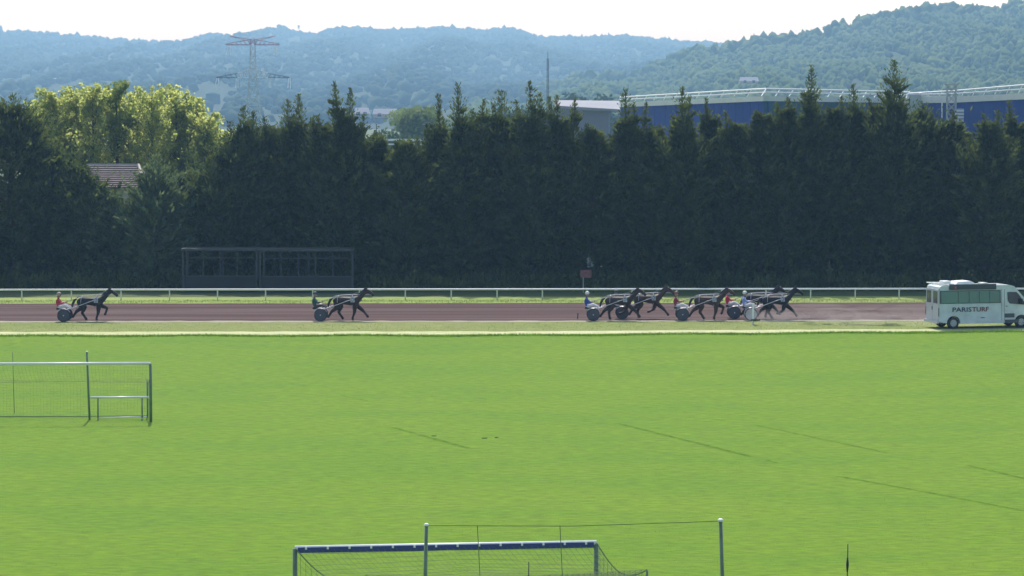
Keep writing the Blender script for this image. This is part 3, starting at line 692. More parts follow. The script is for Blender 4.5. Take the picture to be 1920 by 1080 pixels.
# ------------------------------------------------------------------ running rail
posts_px = [-144,-51,41,134,227,318,408,498,586.5,674,760,846,932,1017,1101,1185,1269,1353,1436,1519.8,1603.4,1685.7,1768,1850,1931,2012,2093]
rr = empty('running_rail', (0, G(960,562).y, 0)); O = rr.location
def rb(px): return G(px, 563 - px/1920*2.2) - Vector(O)
pm = MB().tube([(0,0,0),(0,0,.50),(0,-.03,.60),(0,-.10,.67)], .045, 8).mesh('post', M['white'], True)
cm = MB().ball((0,-.12,.70), .09, .07, .05).mesh('cap', M['whitep'], True)
for px in posts_px:
    p = rb(px); o = link('post', pm, rr, p); c_ = link('clamp', cm, o)
m_ = MB(); line = [rb(px) + Vector((0,-.13,.71)) for px in np.linspace(-230, 2180, 60)]
m_.tube(line, .062, 10); m_.build('rail', M['white'], rr, True)
tag(rr, 'long white running rail on posts along the far side of the dirt track', 'rail')

# ------------------------------------------------------------------ goals
def net_lines(mb, f, nu, nv, r=.004, seg=1):
    """f(u,v)->point; draws a grid of cords"""
    for i in range(nu + 1):
        mb.tube([f(i/nu, j/10) for j in range(11)], r, 3, cap=False)
    for j in range(nv + 1):
        mb.tube([f(i/12, j/nv) for i in range(13)], r, 3, cap=False)
def goal(name, loc, rz, width, back_dir, label, band=True, depth=1.9, rear_h=1.9, netr=.005, rear_in=.3, hh=2.44, shift=0):
    root = empty(name, loc, rz); r = .06
    MB().tube([(-width/2,0,hh+.0),(width/2,0,hh+.0)], r, 12).build('crossbar', M['goalbar'], root, True)
    for s in (-1, 1): MB().tube([(s*width/2,0,0),(s*width/2,0,hh-r*.2)], r, 12).build('post', M['greenpost'], root, True)
    if band:
        MB().box(-width/2+.07, width/2-.07, -.072, -.045, hh-.115, hh+.022).build('crossbar_band', M['bluebar'], root)  # plain blue band along the near side of the white crossbar
        clip = MB().box(-.025,.025,-.095,-.074,hh-.03,hh+.04).mesh('clip', M['whitep'])
        n = 14
        for i in range(n): link('clip', clip, root, (-width/2 + width*(i+.5)/n, 0, 0))
    yb = depth * back_dir
    rear = [(-width/2+rear_in+shift, yb), (width/2-rear_in+shift, yb)]
    for x, y in rear: MB().tube([(x,y,0),(x,y,rear_h)], .03, 8).build('stanchion', M['greenpost'], root, True)
    nt_ = MB()
    def topf(u, v):      # roof of net sagging
        x0 = -width/2 + width*u; x1 = rear[0][0] + (rear[1][0]-rear[0][0])*u
        e = .42 * math.sin(math.pi*min(1, v)) * (.6 + .4*abs(2*u-1)) + .10*math.sin(math.pi*u)*v
        return (x0+(x1-x0)*v, yb*v, hh+(rear_h-hh)*v - e)
    def backf(u, v):
        x1 = rear[0][0] + (rear[1][0]-rear[0][0])*u; z = topf(u, 1)[2]*(1-v)
        return (x1, yb*(1+.05*math.sin(math.pi*v)), z+.02)
    def sidef(s):
        return lambda u, v: (s*width/2 + ((rear[0 if s < 0 else 1][0])-s*width/2)*u, yb*u, (topf(0 if s < 0 else 1, u)[2])*(1-v)+.02)
    nw = int(width/.15)
    net_lines(nt_, topf, nw, 13, netr); net_lines(nt_, backf, nw, 14, netr)
    for s in (-1, 1): net_lines(nt_, sidef(s), 13, 14, netr)
    for s in (0, 1): nt_.tube([topf(s, j/12) for j in range(13)], .014, 5)
    nt_.build('net', M['net'], root)
    MB().tube([(rear[0][0],yb,.05),(rear[1][0],yb,.05)], .02, 6).build('ground_bar', M['greenpost'], root, True)
    return tag(root, label, 'football goal')
# near goal (bottom of the picture)
pl, pr = P(553,1026,71.0), P(1118,1019,71.9)
mid = (pl + pr) / 2; wd = (pr - pl).length; rz = math.atan2(pr.y-pl.y, pr.x-pl.x)
goal('football_goal', (mid.x, mid.y, 0), rz, wd, -1, 'near football goal cut by the bottom edge, with blue channel under its crossbar', True, 2.2, 1.9, shift=1.25, rear_in=.35, hh=(pl.z+pr.z)/2)
# left goal
gb = G(283,790.5); pr = P(283,681.5,gb.y); rz = R(2); wd = 7.32
goal('football_goal', (gb.x - wd/2*math.cos(rz), gb.y - wd/2*math.sin(rz), 0), rz, wd, 1, 'left football goal with white crossbar running out of the left edge', False, 1.8, 1.6, hh=pr.z, netr=.0022)
# ball stop frame in front of near goal
Yb = 68.0; bs = empty('ball_stop_frame', (X(1075,Yb), Yb, 0)); hz = Z(984, Yb)
xa, xb = P(798,984,Yb).x - bs.location.x, P(1351,979,Yb+.4).x - bs.location.x
MB().tube([(xa-.06,0,0),(xa+.02,0,hz)], .045, 8).build('post', M['greenpost'], bs, True); MB().tube([(xb+.12,.4,0),(xb,.4,hz+.05)], .045, 8).build('post', M['greenpost'], bs, True)
MB().ball((xa+.02,0,hz), .06,.06,.04).build('cap', M['whitep'], bs, True); MB().ball((xb,.4,hz+.05), .07,.07,.045).build('cap', M['whitep'], bs, True)
MB().tube([(xa,0,hz-.02),((xa+xb)/2,.2,hz-.06),(xb,.4,hz+.03)], .008, 5).build('top_cord', M['net'], bs)
for px in (895, 1050): 
    x = P(px,985,Yb).x - bs.location.x; MB().tube([(x,.1,hz-.03),(x+.08,.1,hz*.5),(x+.14,.1,.1)], .009, 5).build('hanging_cord', M['net'], bs)
tag(bs, 'tall green posts joined by a thin cord in front of the near goal', 'ball stop')
# pole behind the left goal
pb = G(168,787); lp = empty('net_pole', pb); MB().tube([(0,0,0),(-.09,0,Z(660,pb.y))], .045, 8).build('pole', M['greenpost'], lp, True); MB().ball((-.09,0,Z(660,pb.y)), .06,.06,.04).build('cap', M['galv'], lp, True)
tag(lp, 'thin upright pole rising above the crossbar of the left goal', 'pole')
pb2 = G(27,775); lp = empty('net_pole', pb2); MB().tube([(0,0,0),(-.05,0,Z(660,pb2.y))], .014, 6).build('pole', M['greenpost'], lp, True)
tag(lp, 'very thin faint pole behind the left goal near the picture edge', 'pole')
# small low goal
sg_ = G(226,786); sg = empty('training_goal', sg_, R(2)); hb = Z(745, sg_.y)
MB().tube([(-1.24,0,hb),(1.18,0,hb)], .045, 10).build('crossbar', M['goalbar'], sg, True)
for x in (-.93, .9): MB().tube([(x,0,0),(x,0,hb-.03)], .03, 8).build('leg', M['greenpost'], sg, True); MB().tube([(x,0,.04),(x+.05,-.55,.04)], .025, 6).build('foot', M['greenpost'], sg, True)
MB().tube([(-.9,.02,.06),(1.1,.02,.10)], .022, 8).build('ground_bar', M['goalbar'], sg, True)
tag(sg, 'low white topped training goal standing behind the left goal post', 'training goal')
# slender dark stakes at the bottom edge
for px, ty, lb in [(989,1053,'slender dark stake in front of the near goal net'),(1587,1020,'slender dark stake at the bottom right')]:
    Yk = 64; st = empty('stake', (X(px,Yk,1050), Yk, 0)); h = Z(ty, Yk)
    MB().tube([(0,0,0),(.03,0,h)], .02, 6, r2=.012).build('rod', M['darkmetal'], st, True); MB().tube([(.02,0,h-.62),(.025,0,h-.45),(.025,0,h-.3)], [.016,.032,.016] , 8).build('collar', M['black'], st, True)
    tag(st, lb, 'stake')
for i, (px, py) in enumerate([(815,818),(910,822),(929,821)]):
    g0 = G(px, py); m_ = MB()
    for k in range(3): m_.ball((random.uniform(-.08,.08), random.uniform(-.06,.06), .01), random.uniform(.04,.07), .05, .03, 7, 4)
    o = m_.build('earth_clod', M['earth']); o.location = g0; tag(o, ['small dark clod of earth beside the short worn line','left one of two close clods on the lawn','right one of two close clods on the lawn'][i], 'clod')
# marker post on the grass strip with leafy foot
mp_ = G(1412,609); mk = empty('marker_post', mp_)
MB().box(-.055,.055,-.055,.055,0,1.25).build('post', M['whitep'], mk); MB().box(-.075,.075,-.075,.075,1.253,1.30).build('cap', M['whitep'], mk)
tag(mk, 'white wooden marker post by the leading sulky', 'marker post')
leafball('weed_clump', G(1414,609.5), .36, .3, .14, 170, .14, M['leaf_cyp'], 6, 77, 'dark weed clump at the foot of the white marker post', 'weeds', trunk=False)
mp_ = G(1083,598); mk = empty('marker_peg', mp_); MB().tube([(0,0,0),(.02,0,.3)], .035, 6).build('peg', M['darkmetal'], mk); MB().box(-.05,.08,-.03,.03,.303,.34).build('cap', M['darkmetal'], mk)
tag(mk, 'short dark peg at the track edge behind the blue driver', 'peg')

# ------------------------------------------------------------------ skinned bodies
def skinned(name, verts, edges, root_i, mats, pick=None, sub=2):
    """grow a continuous surface round a skeleton; verts: (x,y,z,rx,ry)"""
    me = bpy.data.meshes.new('tmp'); me.from_pydata([v[:3] for v in verts], edges, []); o = bpy.data.objects.new('tmp', me); COL.objects.link(o)
    sk = o.modifiers.new('skin', 'SKIN'); sk.use_smooth_shade = True; sk.branch_smoothing = .6
    for i, v in enumerate(verts):
        s = me.skin_vertices[0].data[i]; s.radius = (v[3], v[4] if len(v) > 4 else v[3]); s.use_root = (i == root_i)
    su = o.modifiers.new('sub', 'SUBSURF'); su.levels = sub; su.render_levels = sub
    dg = bpy.context.evaluated_depsgraph_get(); out = bpy.data.meshes.new_from_object(o.evaluated_get(dg)); out.name = name
    bpy.data.objects.remove(o); bpy.data.meshes.remove(me)
    for m in mats: out.materials.append(m)
    if pick:
        for p in out.polygons: p.material_index = pick(p.center)
    out.shade_smooth()
    return out
def horse_mesh(name, pose, coat):
    V, E = [], []
    def add(p, par=None):
        q = 1.72 if p[3] > .17 else (1.5 if p[2] > 1.45 else (1.75 if p[2] < 1.1 else 1.5))
        p = (p[0], p[1], p[2] - (.05 if p[3] > .2 else 0), p[3]*q, p[4]*(1.32 if p[3] > .17 else q))
        V.append(p); i = len(V) - 1
        if par is not None: E.append((par, i))
        return i
    pel = add((-.62,0,1.30,.25,.27)); loin = add((-.25,0,1.30,.27,.25), pel); mid = add((.12,0,1.24,.31,.27), loin); ch = add((.48,0,1.22,.31,.25), mid)
    nb = add((.74,0,1.42,.21,.15), ch); nm = add((.96,0,1.66,.15,.10), nb); po = add((1.12,0,1.86,.11,.085), nm)
    fh = add((1.28,0,1.84,.11,.09), po); fa = add((1.42,0,1.70,.085,.075), fh); mu = add((1.55,0,1.57,.065,.06), fa); add((1.60,0,1.52,.055,.055), mu)
    for s in (-1, 1): e = add((1.12,s*.06,1.95,.03,.025), po); add((1.14,s*.07,2.04,.012,.01), e)
    dock = add((-.88,0,1.36,.09,.09), pel)
    for key, (x0, y0) in {'fn':(.46,-.15),'ff':(.46,.15)}.items():
        j = pose[key]; a = add((x0, y0, 1.0, .12, .10), ch)
        rad = [.075,.055,.042,.036,.044,.05,.055]
        k = add((*[ (np.array((x0,1.0))*.5+np.array(j[0])*.5)[0]], y0, (1.0+j[0][1])/2, .08,.075), a); k = add((j[0][0], y0, j[0][1], .06,.055), k)
        mdl = ((j[0][0]+j[1][0])/2, (j[0][1]+j[1][1])/2); k = add((mdl[0], y0, mdl[1], .038,.036), k)
        k = add((j[1][0], y0, j[1][1], .046,.042), k); add((j[2][0], y0, j[2][1], .055,.052), k)
    for key, y0 in {'hn':-.15,'hf':.15}.items():
        j = pose[key]; a = add((-.62, y0, 1.02, .19, .13), pel); k = add((j[0][0], y0, j[0][1], .125,.095), a)
        m1 = ((j[0][0]+j[1][0])/2, (j[0][1]+j[1][1])/2); k = add((m1[0], y0, m1[1], .075,.065), k)
        k = add((j[1][0], y0, j[1][1], .062,.052), k); m2 = ((j[1][0]+j[2][0])/2, (j[1][1]+j[2][1])/2); k = add((m2[0], y0, m2[1], .042,.038), k)
        k = add((j[2][0], y0, j[2][1], .048,.042), k); add((j[3][0], y0, j[3][1], .055,.052), k)
    return skinned(name, V, E, 0, [coat, M['black']], lambda c: 1 if c.z < .0 else 0)
FS = [(.42,.52),(.30,.17),(.35,.05)]; FL = [(.92,.80),(.82,.46),(.74,.36)]; FR = [(.92,.62),(1.18,.30),(1.26,.19)]; FB = [(.34,.56),(.02,.40),(-.06,.46)]
HF = [(-.40,.86),(-.56,.52),(-.34,.20),(-.27,.07)]; HB = [(-.58,.84),(-.94,.60),(-1.14,.30),(-1.22,.20)]; HU = [(-.42,.86),(-.66,.56),(-.62,.20),(-.55,.06)]
poses = [dict(fn=FS, ff=FL, hn=HF, hf=HB), dict(fn=FS, ff=FR, hn=HB, hf=HF), dict(fn=FR, ff=FB, hn=HU, hf=HB), dict(fn=FB, ff=FR, hn=HF, hf=HB)]
M['bay'] = mat('dark_bay_coat', (.034,.019,.016), .55, spec=.25, var=.25, scale=2); M['blackcoat'] = mat('black_coat', (.016,.013,.014), .55, spec=.25, var=.25, scale=2)
M['browncoat'] = mat('brown_coat', (.055,.029,.021), .55, spec=.25, var=.25, scale=2); M['hair'] = mat('horse_hair', (.008,.007,.008), .6)
M['clothpad'] = mat('number_cloth', (.42,.43,.46), .7)
M['leather'] = mat('pale_strap', (.32,.32,.36), .5, var=.1, scale=8); M['leatherblack'] = mat('black_strap', (.015,.015,.018), .4)
hm = {}
def horse(x, y, pi, coat, label):
    root = empty('horse', (x, y, 0)); key = (pi, coat)
    if key not in hm: hm[key] = horse_mesh('body', poses[pi], M[coat])
    link('body', hm[key], root)
    # mane and tail
    m_ = MB(); m_.v = []; 
    for i in range(9):
        t = i / 8; p = Vector((.72+.42*t, 0, 1.60+.37*t)); m_.ball((p.x-.06, -.03, p.z-.03), .07, .05, .09, 6, 4)
    m_.build('mane', M['hair'], root, True)
    MB().tube([(-.90,0,1.38),(-1.05,0,1.28),(-1.16,0,1.02),(-1.20,0,.78)], [.05,.075,.07,.02], 8).build('tail', M['hair'], root, True)
    # harness
    m_ = MB(); ring = lambda xx, zc, ry, rz_, tilt=0, n=20: [(xx+tilt*math.cos(2*math.pi*i/n), ry*math.sin(2*math.pi*i/n), zc+rz_*math.cos(2*math.pi*i/n)) for i in range(n+1)]
    m_.tube(ring(.30,1.19,.315,.375), .022, 6, cap=False); m_.build('girth_strap', M['leather'], root, True)
    m_ = MB(); m_.tube([(.30,-.05,1.57),(.0,-.04,1.585),(-.35,-.03,1.57),(-.70,-.02,1.53),(-.90,0,1.44)], .03, 6); m_.tube([(-.55,-.05,1.55),(-.60,-.27,1.38),(-.62,-.35,1.12)], .022, 6); m_.build('back_strap', M['leather'], root, True)
    m_ = MB(); m_.tube([(.34,.31,1.28),(.60,.28,1.25),(.86,.0,1.22),(.60,-.28,1.25),(.34,-.31,1.28)], .03, 6); m_.build('breast_strap', M['leatherblack'], root, True)
    pad = MB(); pad.v = [(.18,-.27,1.47),(.42,-.27,1.47),(.44,-.37,1.16),(.20,-.37,1.16),(.18,-.32,1.48),(.42,-.32,1.48),(.44,-.42,1.16),(.20,-.42,1.16)]
    pad.f = [(0,1,2,3),(4,7,6,5),(0,4,5,1),(1,5,6,2),(2,6,7,3),(3,7,4,0)]; pad.build('number_cloth', M['clothpad'], root)
    m_ = MB(); pts = [(.31+.065*math.cos(a), -.372+.29*(.1*math.sin(a)), 1.30+.1*math.sin(a)) for a in np.linspace(0, 2*math.pi, 15)]
    m_.tube([(p[0], p[1]-.008, p[2]) for p in pts], .014, 4, cap=False); m_.build('number_mark', M['leatherblack'], root)
    m_ = MB()
    for p in [((1.16,1.88),.115,.095),((1.40,1.72),.10,.09)]:
        (xx, zz), ra, rb_ = p; m_.tube([(xx+ra*.7*math.cos(a), rb_*math.sin(a), zz+ra*.7*math.cos(a)) for a in np.linspace(0, 2*math.pi, 13)], .012, 5, cap=False)
    m_.tube([(1.16,-.09,1.9),(1.42,-.085,1.68),(1.54,-.07,1.56)], .012, 5); m_.tube([(1.16,.09,1.9),(1.42,.085,1.68),(1.54,.07,1.56)], .012, 5)
    m_.build('bridle', M['leather'], root, True)
    m_ = MB()
    for s in (-1, 1): m_.tube([(1.5,s*.07,1.58),(1.0,s*.13,1.60),(.35,s*.16,1.60),(-.4,s*.16,1.56),(-1.55,s*.10,1.20)], .014, 5)
    m_.build('rein', M['leather'], root, True)
    m_ = MB(); 
    m_.tube([(.33,0,1.555),(.34,0,1.66)], .02, 6); m_.tube([(.34,0,1.64),(1.08,0,1.94)], .010, 5); m_.build('check_rein', M['leather'], root, True)
    return tag(root, label, 'horse', 'trotting horses in the race')
sulk = {}
def sulky(x, y, disc, label, wr=.39):
    root = empty('sulky', (x, y, 0))
    for s in (-1, 1):
        yy = s*.60
        wl = empty('wheel', (0, yy, wr)); wl.parent = root
        c = [(wr*.94*math.cos(a), 0, wr*.94*math.sin(a)) for a in np.linspace(0, 2*math.pi, 29)]
        MB().tube(c, .024, 8, cap=False).build('tyre', M['black'], wl, True)
        MB().tube([(0,-.022,0),(0,-.008,0),(0,.008,0),(0,.022,0)], [.08,wr*.89,wr*.89,.08], 28).build('disc', disc, wl)
        MB().tube([(0,-.05,0),(0,.05,0)], .035, 10).build('hub', M['silver'], wl)
    m_ = MB(); m_.tube([(0,-.55,wr),(0,-.5,wr+.18),(0,-.36,.70),(0,.36,.70),(0,.5,wr+.18),(0,.55,wr)], .022, 8); m_.tube([(-.02,-.55,wr+.02),(-.3,-.3,.72),(-.3,.3,.72),(-.02,.55,wr+.02)], .018, 8); m_.build('axle_arch', M['silver'], root, True)
    m_ = MB()
    for s in (-1, 1): m_.tube([(-.34,s*.26,.70),(.05,s*.38,.70),(.6,s*.42,.86),(1.2,s*.43,1.08),(1.62,s*.42,1.24),(1.95,s*.38,1.33)], .024, 8)
    m_.tube([(-.34,-.26,.70),(-.38,0,.70),(-.34,.26,.70)], .022, 8); m_.build('shaft', M['silver'], root, True)
    m_ = MB(); m_.prism([(-.52,.78),(-.50,.72),(-.2,.70),(-.16,.76),(-.3,.79),(-.46,.86)], -.19, .19); bevel(m_.build('seat', M['leatherblack'], root), .02)
    for s in (-1, 1): MB().tube([(.52,s*.30,.84),(.56,s*.24,.74),(.62,s*.30,.72)], .016, 6).build('foot_rest', M['silver'], root, True)
    # wheel guard arcs
    for s in (-1, 1):
        a = np.linspace(R(25), R(150), 10); MB().tube([(wr*1.12*math.cos(q), s*.60, wr+wr*1.12*math.sin(q)) for q in a], .016, 5).build('mudguard', M['silver'], root, True)
    return tag(root, label, 'sulky', 'two wheeled racing sulkies')
M['skin'] = mat('skin', (.42,.24,.17), .6); M['trous'] = mat('white_trousers', (.62,.60,.64), .7, var=.06, scale=4)
M['boots'] = mat('boots', (.03,.03,.035), .4)
def driver(x, y, jacket, helmet, label, trous='trous', sleeve=None, lean=0.0):
    root = empty('person', (x, y, 0)); V, E = [], []
    def add(p, par=None):
        p = (p[0], p[1], p[2], p[3]*1.25, p[4]*1.25)
        V.append(p); i = len(V) - 1
        if par is not None: E.append((par, i))
        return i
    hz = .88
    hip = add((-.36,0,hz,.13,.15)); wa = add((-.38-lean,0,hz+.20,.12,.15), hip); chs = add((-.37-lean,0,hz+.42,.13,.18), wa); nk = add((-.33-lean,0,hz+.56,.06,.06), chs)
    hd = add((-.29-lean,0,hz+.68,.09,.085), nk); add((-.28-lean,0,hz+.78,.085,.08), hd)
    for s in (-1, 1):
        sh = add((-.36-lean,s*.19,hz+.46,.075,.07), chs); el = add((-.18-lean*.5,s*.25,hz+.25,.055,.05), sh); wr_ = add((.06,s*.14,hz+.27,.036,.034), el); add((.12,s*.115,hz+.275,.04,.028), wr_)
        th = add((-.26,s*.12,hz-.02,.10,.10), hip); kn = add((.10,s*.24,hz+.10,.07,.068), th); an = add((.46,s*.28,hz-.08,.045,.042), kn); add((.55,s*.29,hz-.05,.045,.045), an); 
    jm, tm = jacket, M[trous]
    def pick(c):
        z, xx = c.z, c.x
        if z > hz + .565 and xx < 0: return 2
        if xx > .045 and z > hz + .2: return 2
        if xx > .43: return 3
        if z > hz + .12 and (xx < -.10 or abs(c.y) > .1 and z > hz+.19): return 0
        return 1 if xx > -.30 or z < hz + .02 else 0
    me = skinned('body', V, E, 0, [jm, tm, M['skin'], M['boots']], pick)
    link('body', me, root)
    # fingers closed round the reins
    for s in (-1, 1):
        m_ = MB()
        for k in range(4): m_.tube([(.13+.0*k,s*.115,hz+.30-k*.02),(.175-.004*k,s*.10,hz+.295-k*.02),(.17-.004*k,s*.075,hz+.285-k*.02),(.14,s*.07,hz+.285-k*.02)], .009, 5)
        m_.tube([(.10,s*.09,hz+.30),(.14,s*.075,hz+.32),(.165,s*.08,hz+.315)], .010, 5); m_.build('hand_fingers', M['skin'], root, True)
    hx, hzz = -.285-lean, hz+.775
    m_ = MB(); m_.ball((hx-.01,0,hzz+.02), .135, .115, .115, 14, 8); m_.build('helmet', helmet, root, True)
    MB().tube([(hx+.09,-.085,hzz-.035),(hx+.115,-.04,hzz-.04),(hx+.12,.04,hzz-.04),(hx+.09,.085,hzz-.035)], .026, 6).build('goggles', M['glassdark'], root, True)
    MB().ball((hx+.10,0,hzz-.085), .022,.016,.022,6,4).build('nose', M['skin'], root, True)
    return tag(root, label, 'person', 'race drivers seated on sulkies')
J = lambda n, c: mat(n, c, .55, var=.12, scale=6)
jr, jd, jb, jm_, jr2, jl, jk = J('red_silk',(.42,.02,.04)), J('dark_green_silk',(.015,.06,.06)), J('blue_silk',(.02,.05,.34)), J('maroon_silk',(.24,.02,.05)), J('scarlet_silk',(.55,.02,.06)), J('pale_blue_silk',(.26,.32,.62)), J('black_silk',(.02,.02,.03))
hw, hred, hdk = J('white_helmet',(.75,.75,.75)), J('maroon_helmet',(.25,.08,.08)), J('dark_helmet',(.03,.04,.06))
hbr = J('brown_helmet',(.40,.30,.26))
M['disc'] = mat('dark_disc', (.045,.045,.065), .5, var=.15, scale=3); M['discp'] = mat('pale_disc', (.45,.42,.42), .5, var=.1, scale=3)
rigs = [  # wheel px, ground y, pose, coat, jacket, helmet, disc
 (122,602.5,0,'blackcoat',jr,hbr,'disc','last','driver in a red jacket alone at the left','black horse trotting alone at the left','dark wheeled sulky carrying the red driver at the left','trous'),
 (602,601.5,1,'bay',jd,hdk,'disc','','driver in dark clothes alone left of the centre','dark bay horse trotting alone left of the centre','dark wheeled sulky alone left of the centre','boots'),
 (1112,601,2,'bay',jb,hw,'disc','','driver in a blue jacket and white helmet','dark horse drawing the blue jacketed driver','dark wheeled sulky carrying the blue jacketed driver','trous'),
 (1166,597.5,2,'browncoat',jk,hdk,'disc','','driver hidden behind the horse of the blue driver','dark brown horse stretched out just ahead of the blue driver\'s horse','sulky half hidden behind the horse of the blue driver','trous'),
 (1279,600.5,0,'browncoat',jm_,hred,'disc','','driver in a maroon jacket','brown horse drawing the maroon jacketed driver','dark wheeled sulky carrying the maroon jacketed driver','trous'),
 (1376,597,1,'blackcoat',jr2,hred,'disc','','driver in a scarlet jacket just behind the pale blue one','black horse hidden behind the leader, its head above the leader\'s rump','dark wheeled sulky carrying the scarlet driver','trous'),
 (1407,600,3,'blackcoat',jl,hw,'discp','','driver in pale blue with white helmet, leading the race','black horse leading the race beside the white marker post','pale wheeled leading sulky beside the white marker post','trous'),
]
for (px, gy, pi, coat, jk_, hl, dc, _, l1, l2, l3, tr) in rigs:
    g0 = G(px, gy); sulky(g0.x, g0.y, M[dc], l3); driver(g0.x - .06, g0.y, jk_, hl, l1, tr); horse(g0.x + 1.62, g0.y, pi, coat, l2)

# ------------------------------------------------------------------ van
M['van'] = mat('van_white', (.55,.61,.62), .3, var=.14, scale=1.6, coat=.4)
M['vanrear'] = mat('van_rear_panel', (.50,.50,.54), .35, var=.05, scale=.8)
M['tint'] = mat('teal_glass', (.03,.16,.12), .12, var=.12, scale=.7, coat=.5); M['tintdark'] = mat('grey_glass', (.05,.07,.075), .1, coat=.5)
M['panel'] = mat('dark_roof_panel', (.03,.045,.045), .45, var=.15, scale=2); M['redlamp'] = mat('red_lamp', (.6,.03,.06), .25)
M['seam'] = mat('seam', (.06,.07,.08), .6); M['navy'] = mat('navy_print', (.015,.02,.05), .5); M['maroonp'] = mat('maroon_print', (.16,.02,.04), .5)
M['bluegl'] = mat('blue_windscreen', (.05,.09,.3), .08, coat=.5)
c0 = G(1761,617.5); YAW = R(14)
van = empty('race_van', c0, YAW)     # origin: near rear bottom corner on the ground; x forward, y across (away)
W_ = 2.05
prof = [(0,.42),(0,2.30),(.05,2.46),(.18,2.53),(4.45,2.53),(4.72,2.46),(5.45,1.66),(5.62,1.45),(6.15,1.22),(6.30,1.0),(6.34,.5),(6.25,.32),(5.62,.30)]
def arch(cx, r=.42, n=9): return [(cx + r*math.cos(a), .36 + r*math.sin(a)*1.0) for a in np.linspace(0, math.pi, n)]
prof_full = prof + [(5.62,.32)] [0:0] + arch(5.17) + [(4.74,.30),(1.32,.30)] + arch(.90) + [(.45,.34)]
m_ = MB(); k = len(prof_full)
def vy(z, near):      # tumblehome: upper body slightly narrower
    t = max(0, z - 1.35) * .06
    return (0 + t) if near else (W_ - t)
m_.v = [(x, vy(z, True), z) for x, z in prof_full] + [(x, vy(z, False), z) for x, z in prof_full]
m_.f = [tuple(range(k)), tuple(range(k, 2*k))[::-1]] + [(i, k+i, k+(i+1) % k, (i+1) % k) for i in range(k)]
m_.f = [f[::-1] for f in m_.f]
body = m_.build('body', M['van'], van)
def side(x0, x1, z0, z1, th=.012, off=.002, m=None, name='panel', parent=None):
    mb = MB(); q = []
    for o_ in (off + th, off):
        q += [(x0, vy(z0,1)-o_, z0), (x1, vy(z0,1)-o_, z0), (x1, vy(z1,1)-o_, z1), (x0, vy(z1,1)-o_, z1)]
    mb.v = q; mb.f = [(0,1,2,3),(5,4,7,6),(3,2,6,7),(1,0,4,5),(1,5,6,2),(4,0,3,7)]
    return mb.build(name, m, parent or van)
side(.03, 3.86, 1.49, 2.25, .01, .002, M['seam'], 'window_surround')
edges_ = [.09, 1.18, 1.86, 2.50, 3.16, 3.80]
for a, b in zip(edges_[:-1], edges_[1:]): side(a+.02, b-.02, 1.53, 2.21, .01, .013, M['tint'], 'side_window')
side(.62, 3.55, 2.30, 2.62, .09, .004, M['panel'], 'roof_side_panel')
side(.93, 1.03, 2.37, 2.50, .03, .096, M['redlamp'], 'red_lamp')
for x in (3.92, 4.10): side(x, x+.018, .45, 2.3, .003, .002, M['seam'], 'door_seam')
side(4.72, 5.6, .30, .32, .003, .002, M['seam'], 'door_seam')
# cab window: slanted polygon
poly = [(4.28,2.12),(4.30,1.62),(4.42,1.45),(5.35,1.36),(5.42,1.42),(4.98,2.0),(4.85,2.12)]
mb = MB(); kk = len(poly); mb.v = [(x, vy(z,1)-.014, z) for x, z in poly] + [(x, vy(z,1)-.002, z) for x, z in poly]
mb.f = [tuple(range(kk))] + [((i+1) % kk, i, kk+i, kk+(i+1) % kk) for i in range(kk)]; mb.build('cab_window', M['glassdark'], van)
side(4.20, 4.28, 1.27, 1.31, .03, .002, M['seam'], 'door_handle'); side(4.12, 4.72, .62, .86, .03, .003, M['seam'], 'side_moulding'); side(4.12, 5.0, .30, .50, .02, .002, M['seam'], 'sill')
bevel(MB().box(5.02, 5.14, -.28, -.03, 1.42, 1.74).build('mirror', M['black'], van), .03)
side(2.6, 2.85, .62, .66, .01, .002, M['seam'], 'fuel_flap_seam')
# windscreen, bonnet details (mostly out of frame)
mb = MB(); mb.v = [(4.80,.2,2.39),(5.44,.14,1.69),(5.44,W_-.14,1.69),(4.80,W_-.2,2.39)]; mb.v += [(x+.02,y,z+.02) for x,y,z in mb.v]; mb.f = [(0,1,2,3),(7,6,5,4),(4,5,1,0),(5,6,2,1),(6,7,3,2),(7,4,0,3)]; mb.build('windscreen', M['bluegl'], van)
for y in (.12, W_-.42): bevel(MB().box(6.12, 6.33, y, y+.3, .92, 1.14).build('headlight', M['glasspale'], van), .02)
MB().box(6.30, 6.42, .05, W_-.05, .32, .62).build('front_bumper', M['seam'], van)
# rear face: two doors with windows, tail lamps, bumper
for y0, y1 in ((.07,1.0),(1.04,1.97)):
    dr = bevel(MB().box(-.03, -.002, y0, y1, .50, 2.32).build('rear_door', M['vanrear'], van), .01)
    MB().box(-.042, -.032, y0+.16, y1-.14, 1.50, 2.20).build('pane', M['tintdark'], dr)
MB().box(-.06, -.031, .98, 1.06, 1.1, 1.3).build('door_handle', M['seam'], van)
for y in (.0, W_-.065): bevel(MB().box(-.045, -.002, y+.003, y+.06, .75, 1.25).build('tail_lamp', M['seam'], van), .008)
side(-.03, .0, 2.28, 2.36, .02, .004, M['seam'], 'marker')
MB().box(-.14, .0-.004, .02, W_-.02, .34, .49).build('rear_bumper', M['vanrear'], van)
# wheels
for cx in (.90, 5.17):
    for y in (.02, W_-.26):
        wl = empty('wheel', (cx, y, .345)); wl.parent = van
        MB().tube([(0,0,0),(0,.02,0),(0,.22,0),(0,.24,0)], [.30,.345,.345,.30], 26).build('tyre', M['black'], wl, True)
        MB().tube([(0,-.012,0),(0,-.004,0)], .205, 20).build('rim', M['galv'], wl)
        for q in range(6):
            a = q*math.pi/3; MB().tube([(0,-.02,0),(.17*math.cos(a),-.018,.17*math.sin(a))], .026, 5).build('spoke', M['silver'], wl)
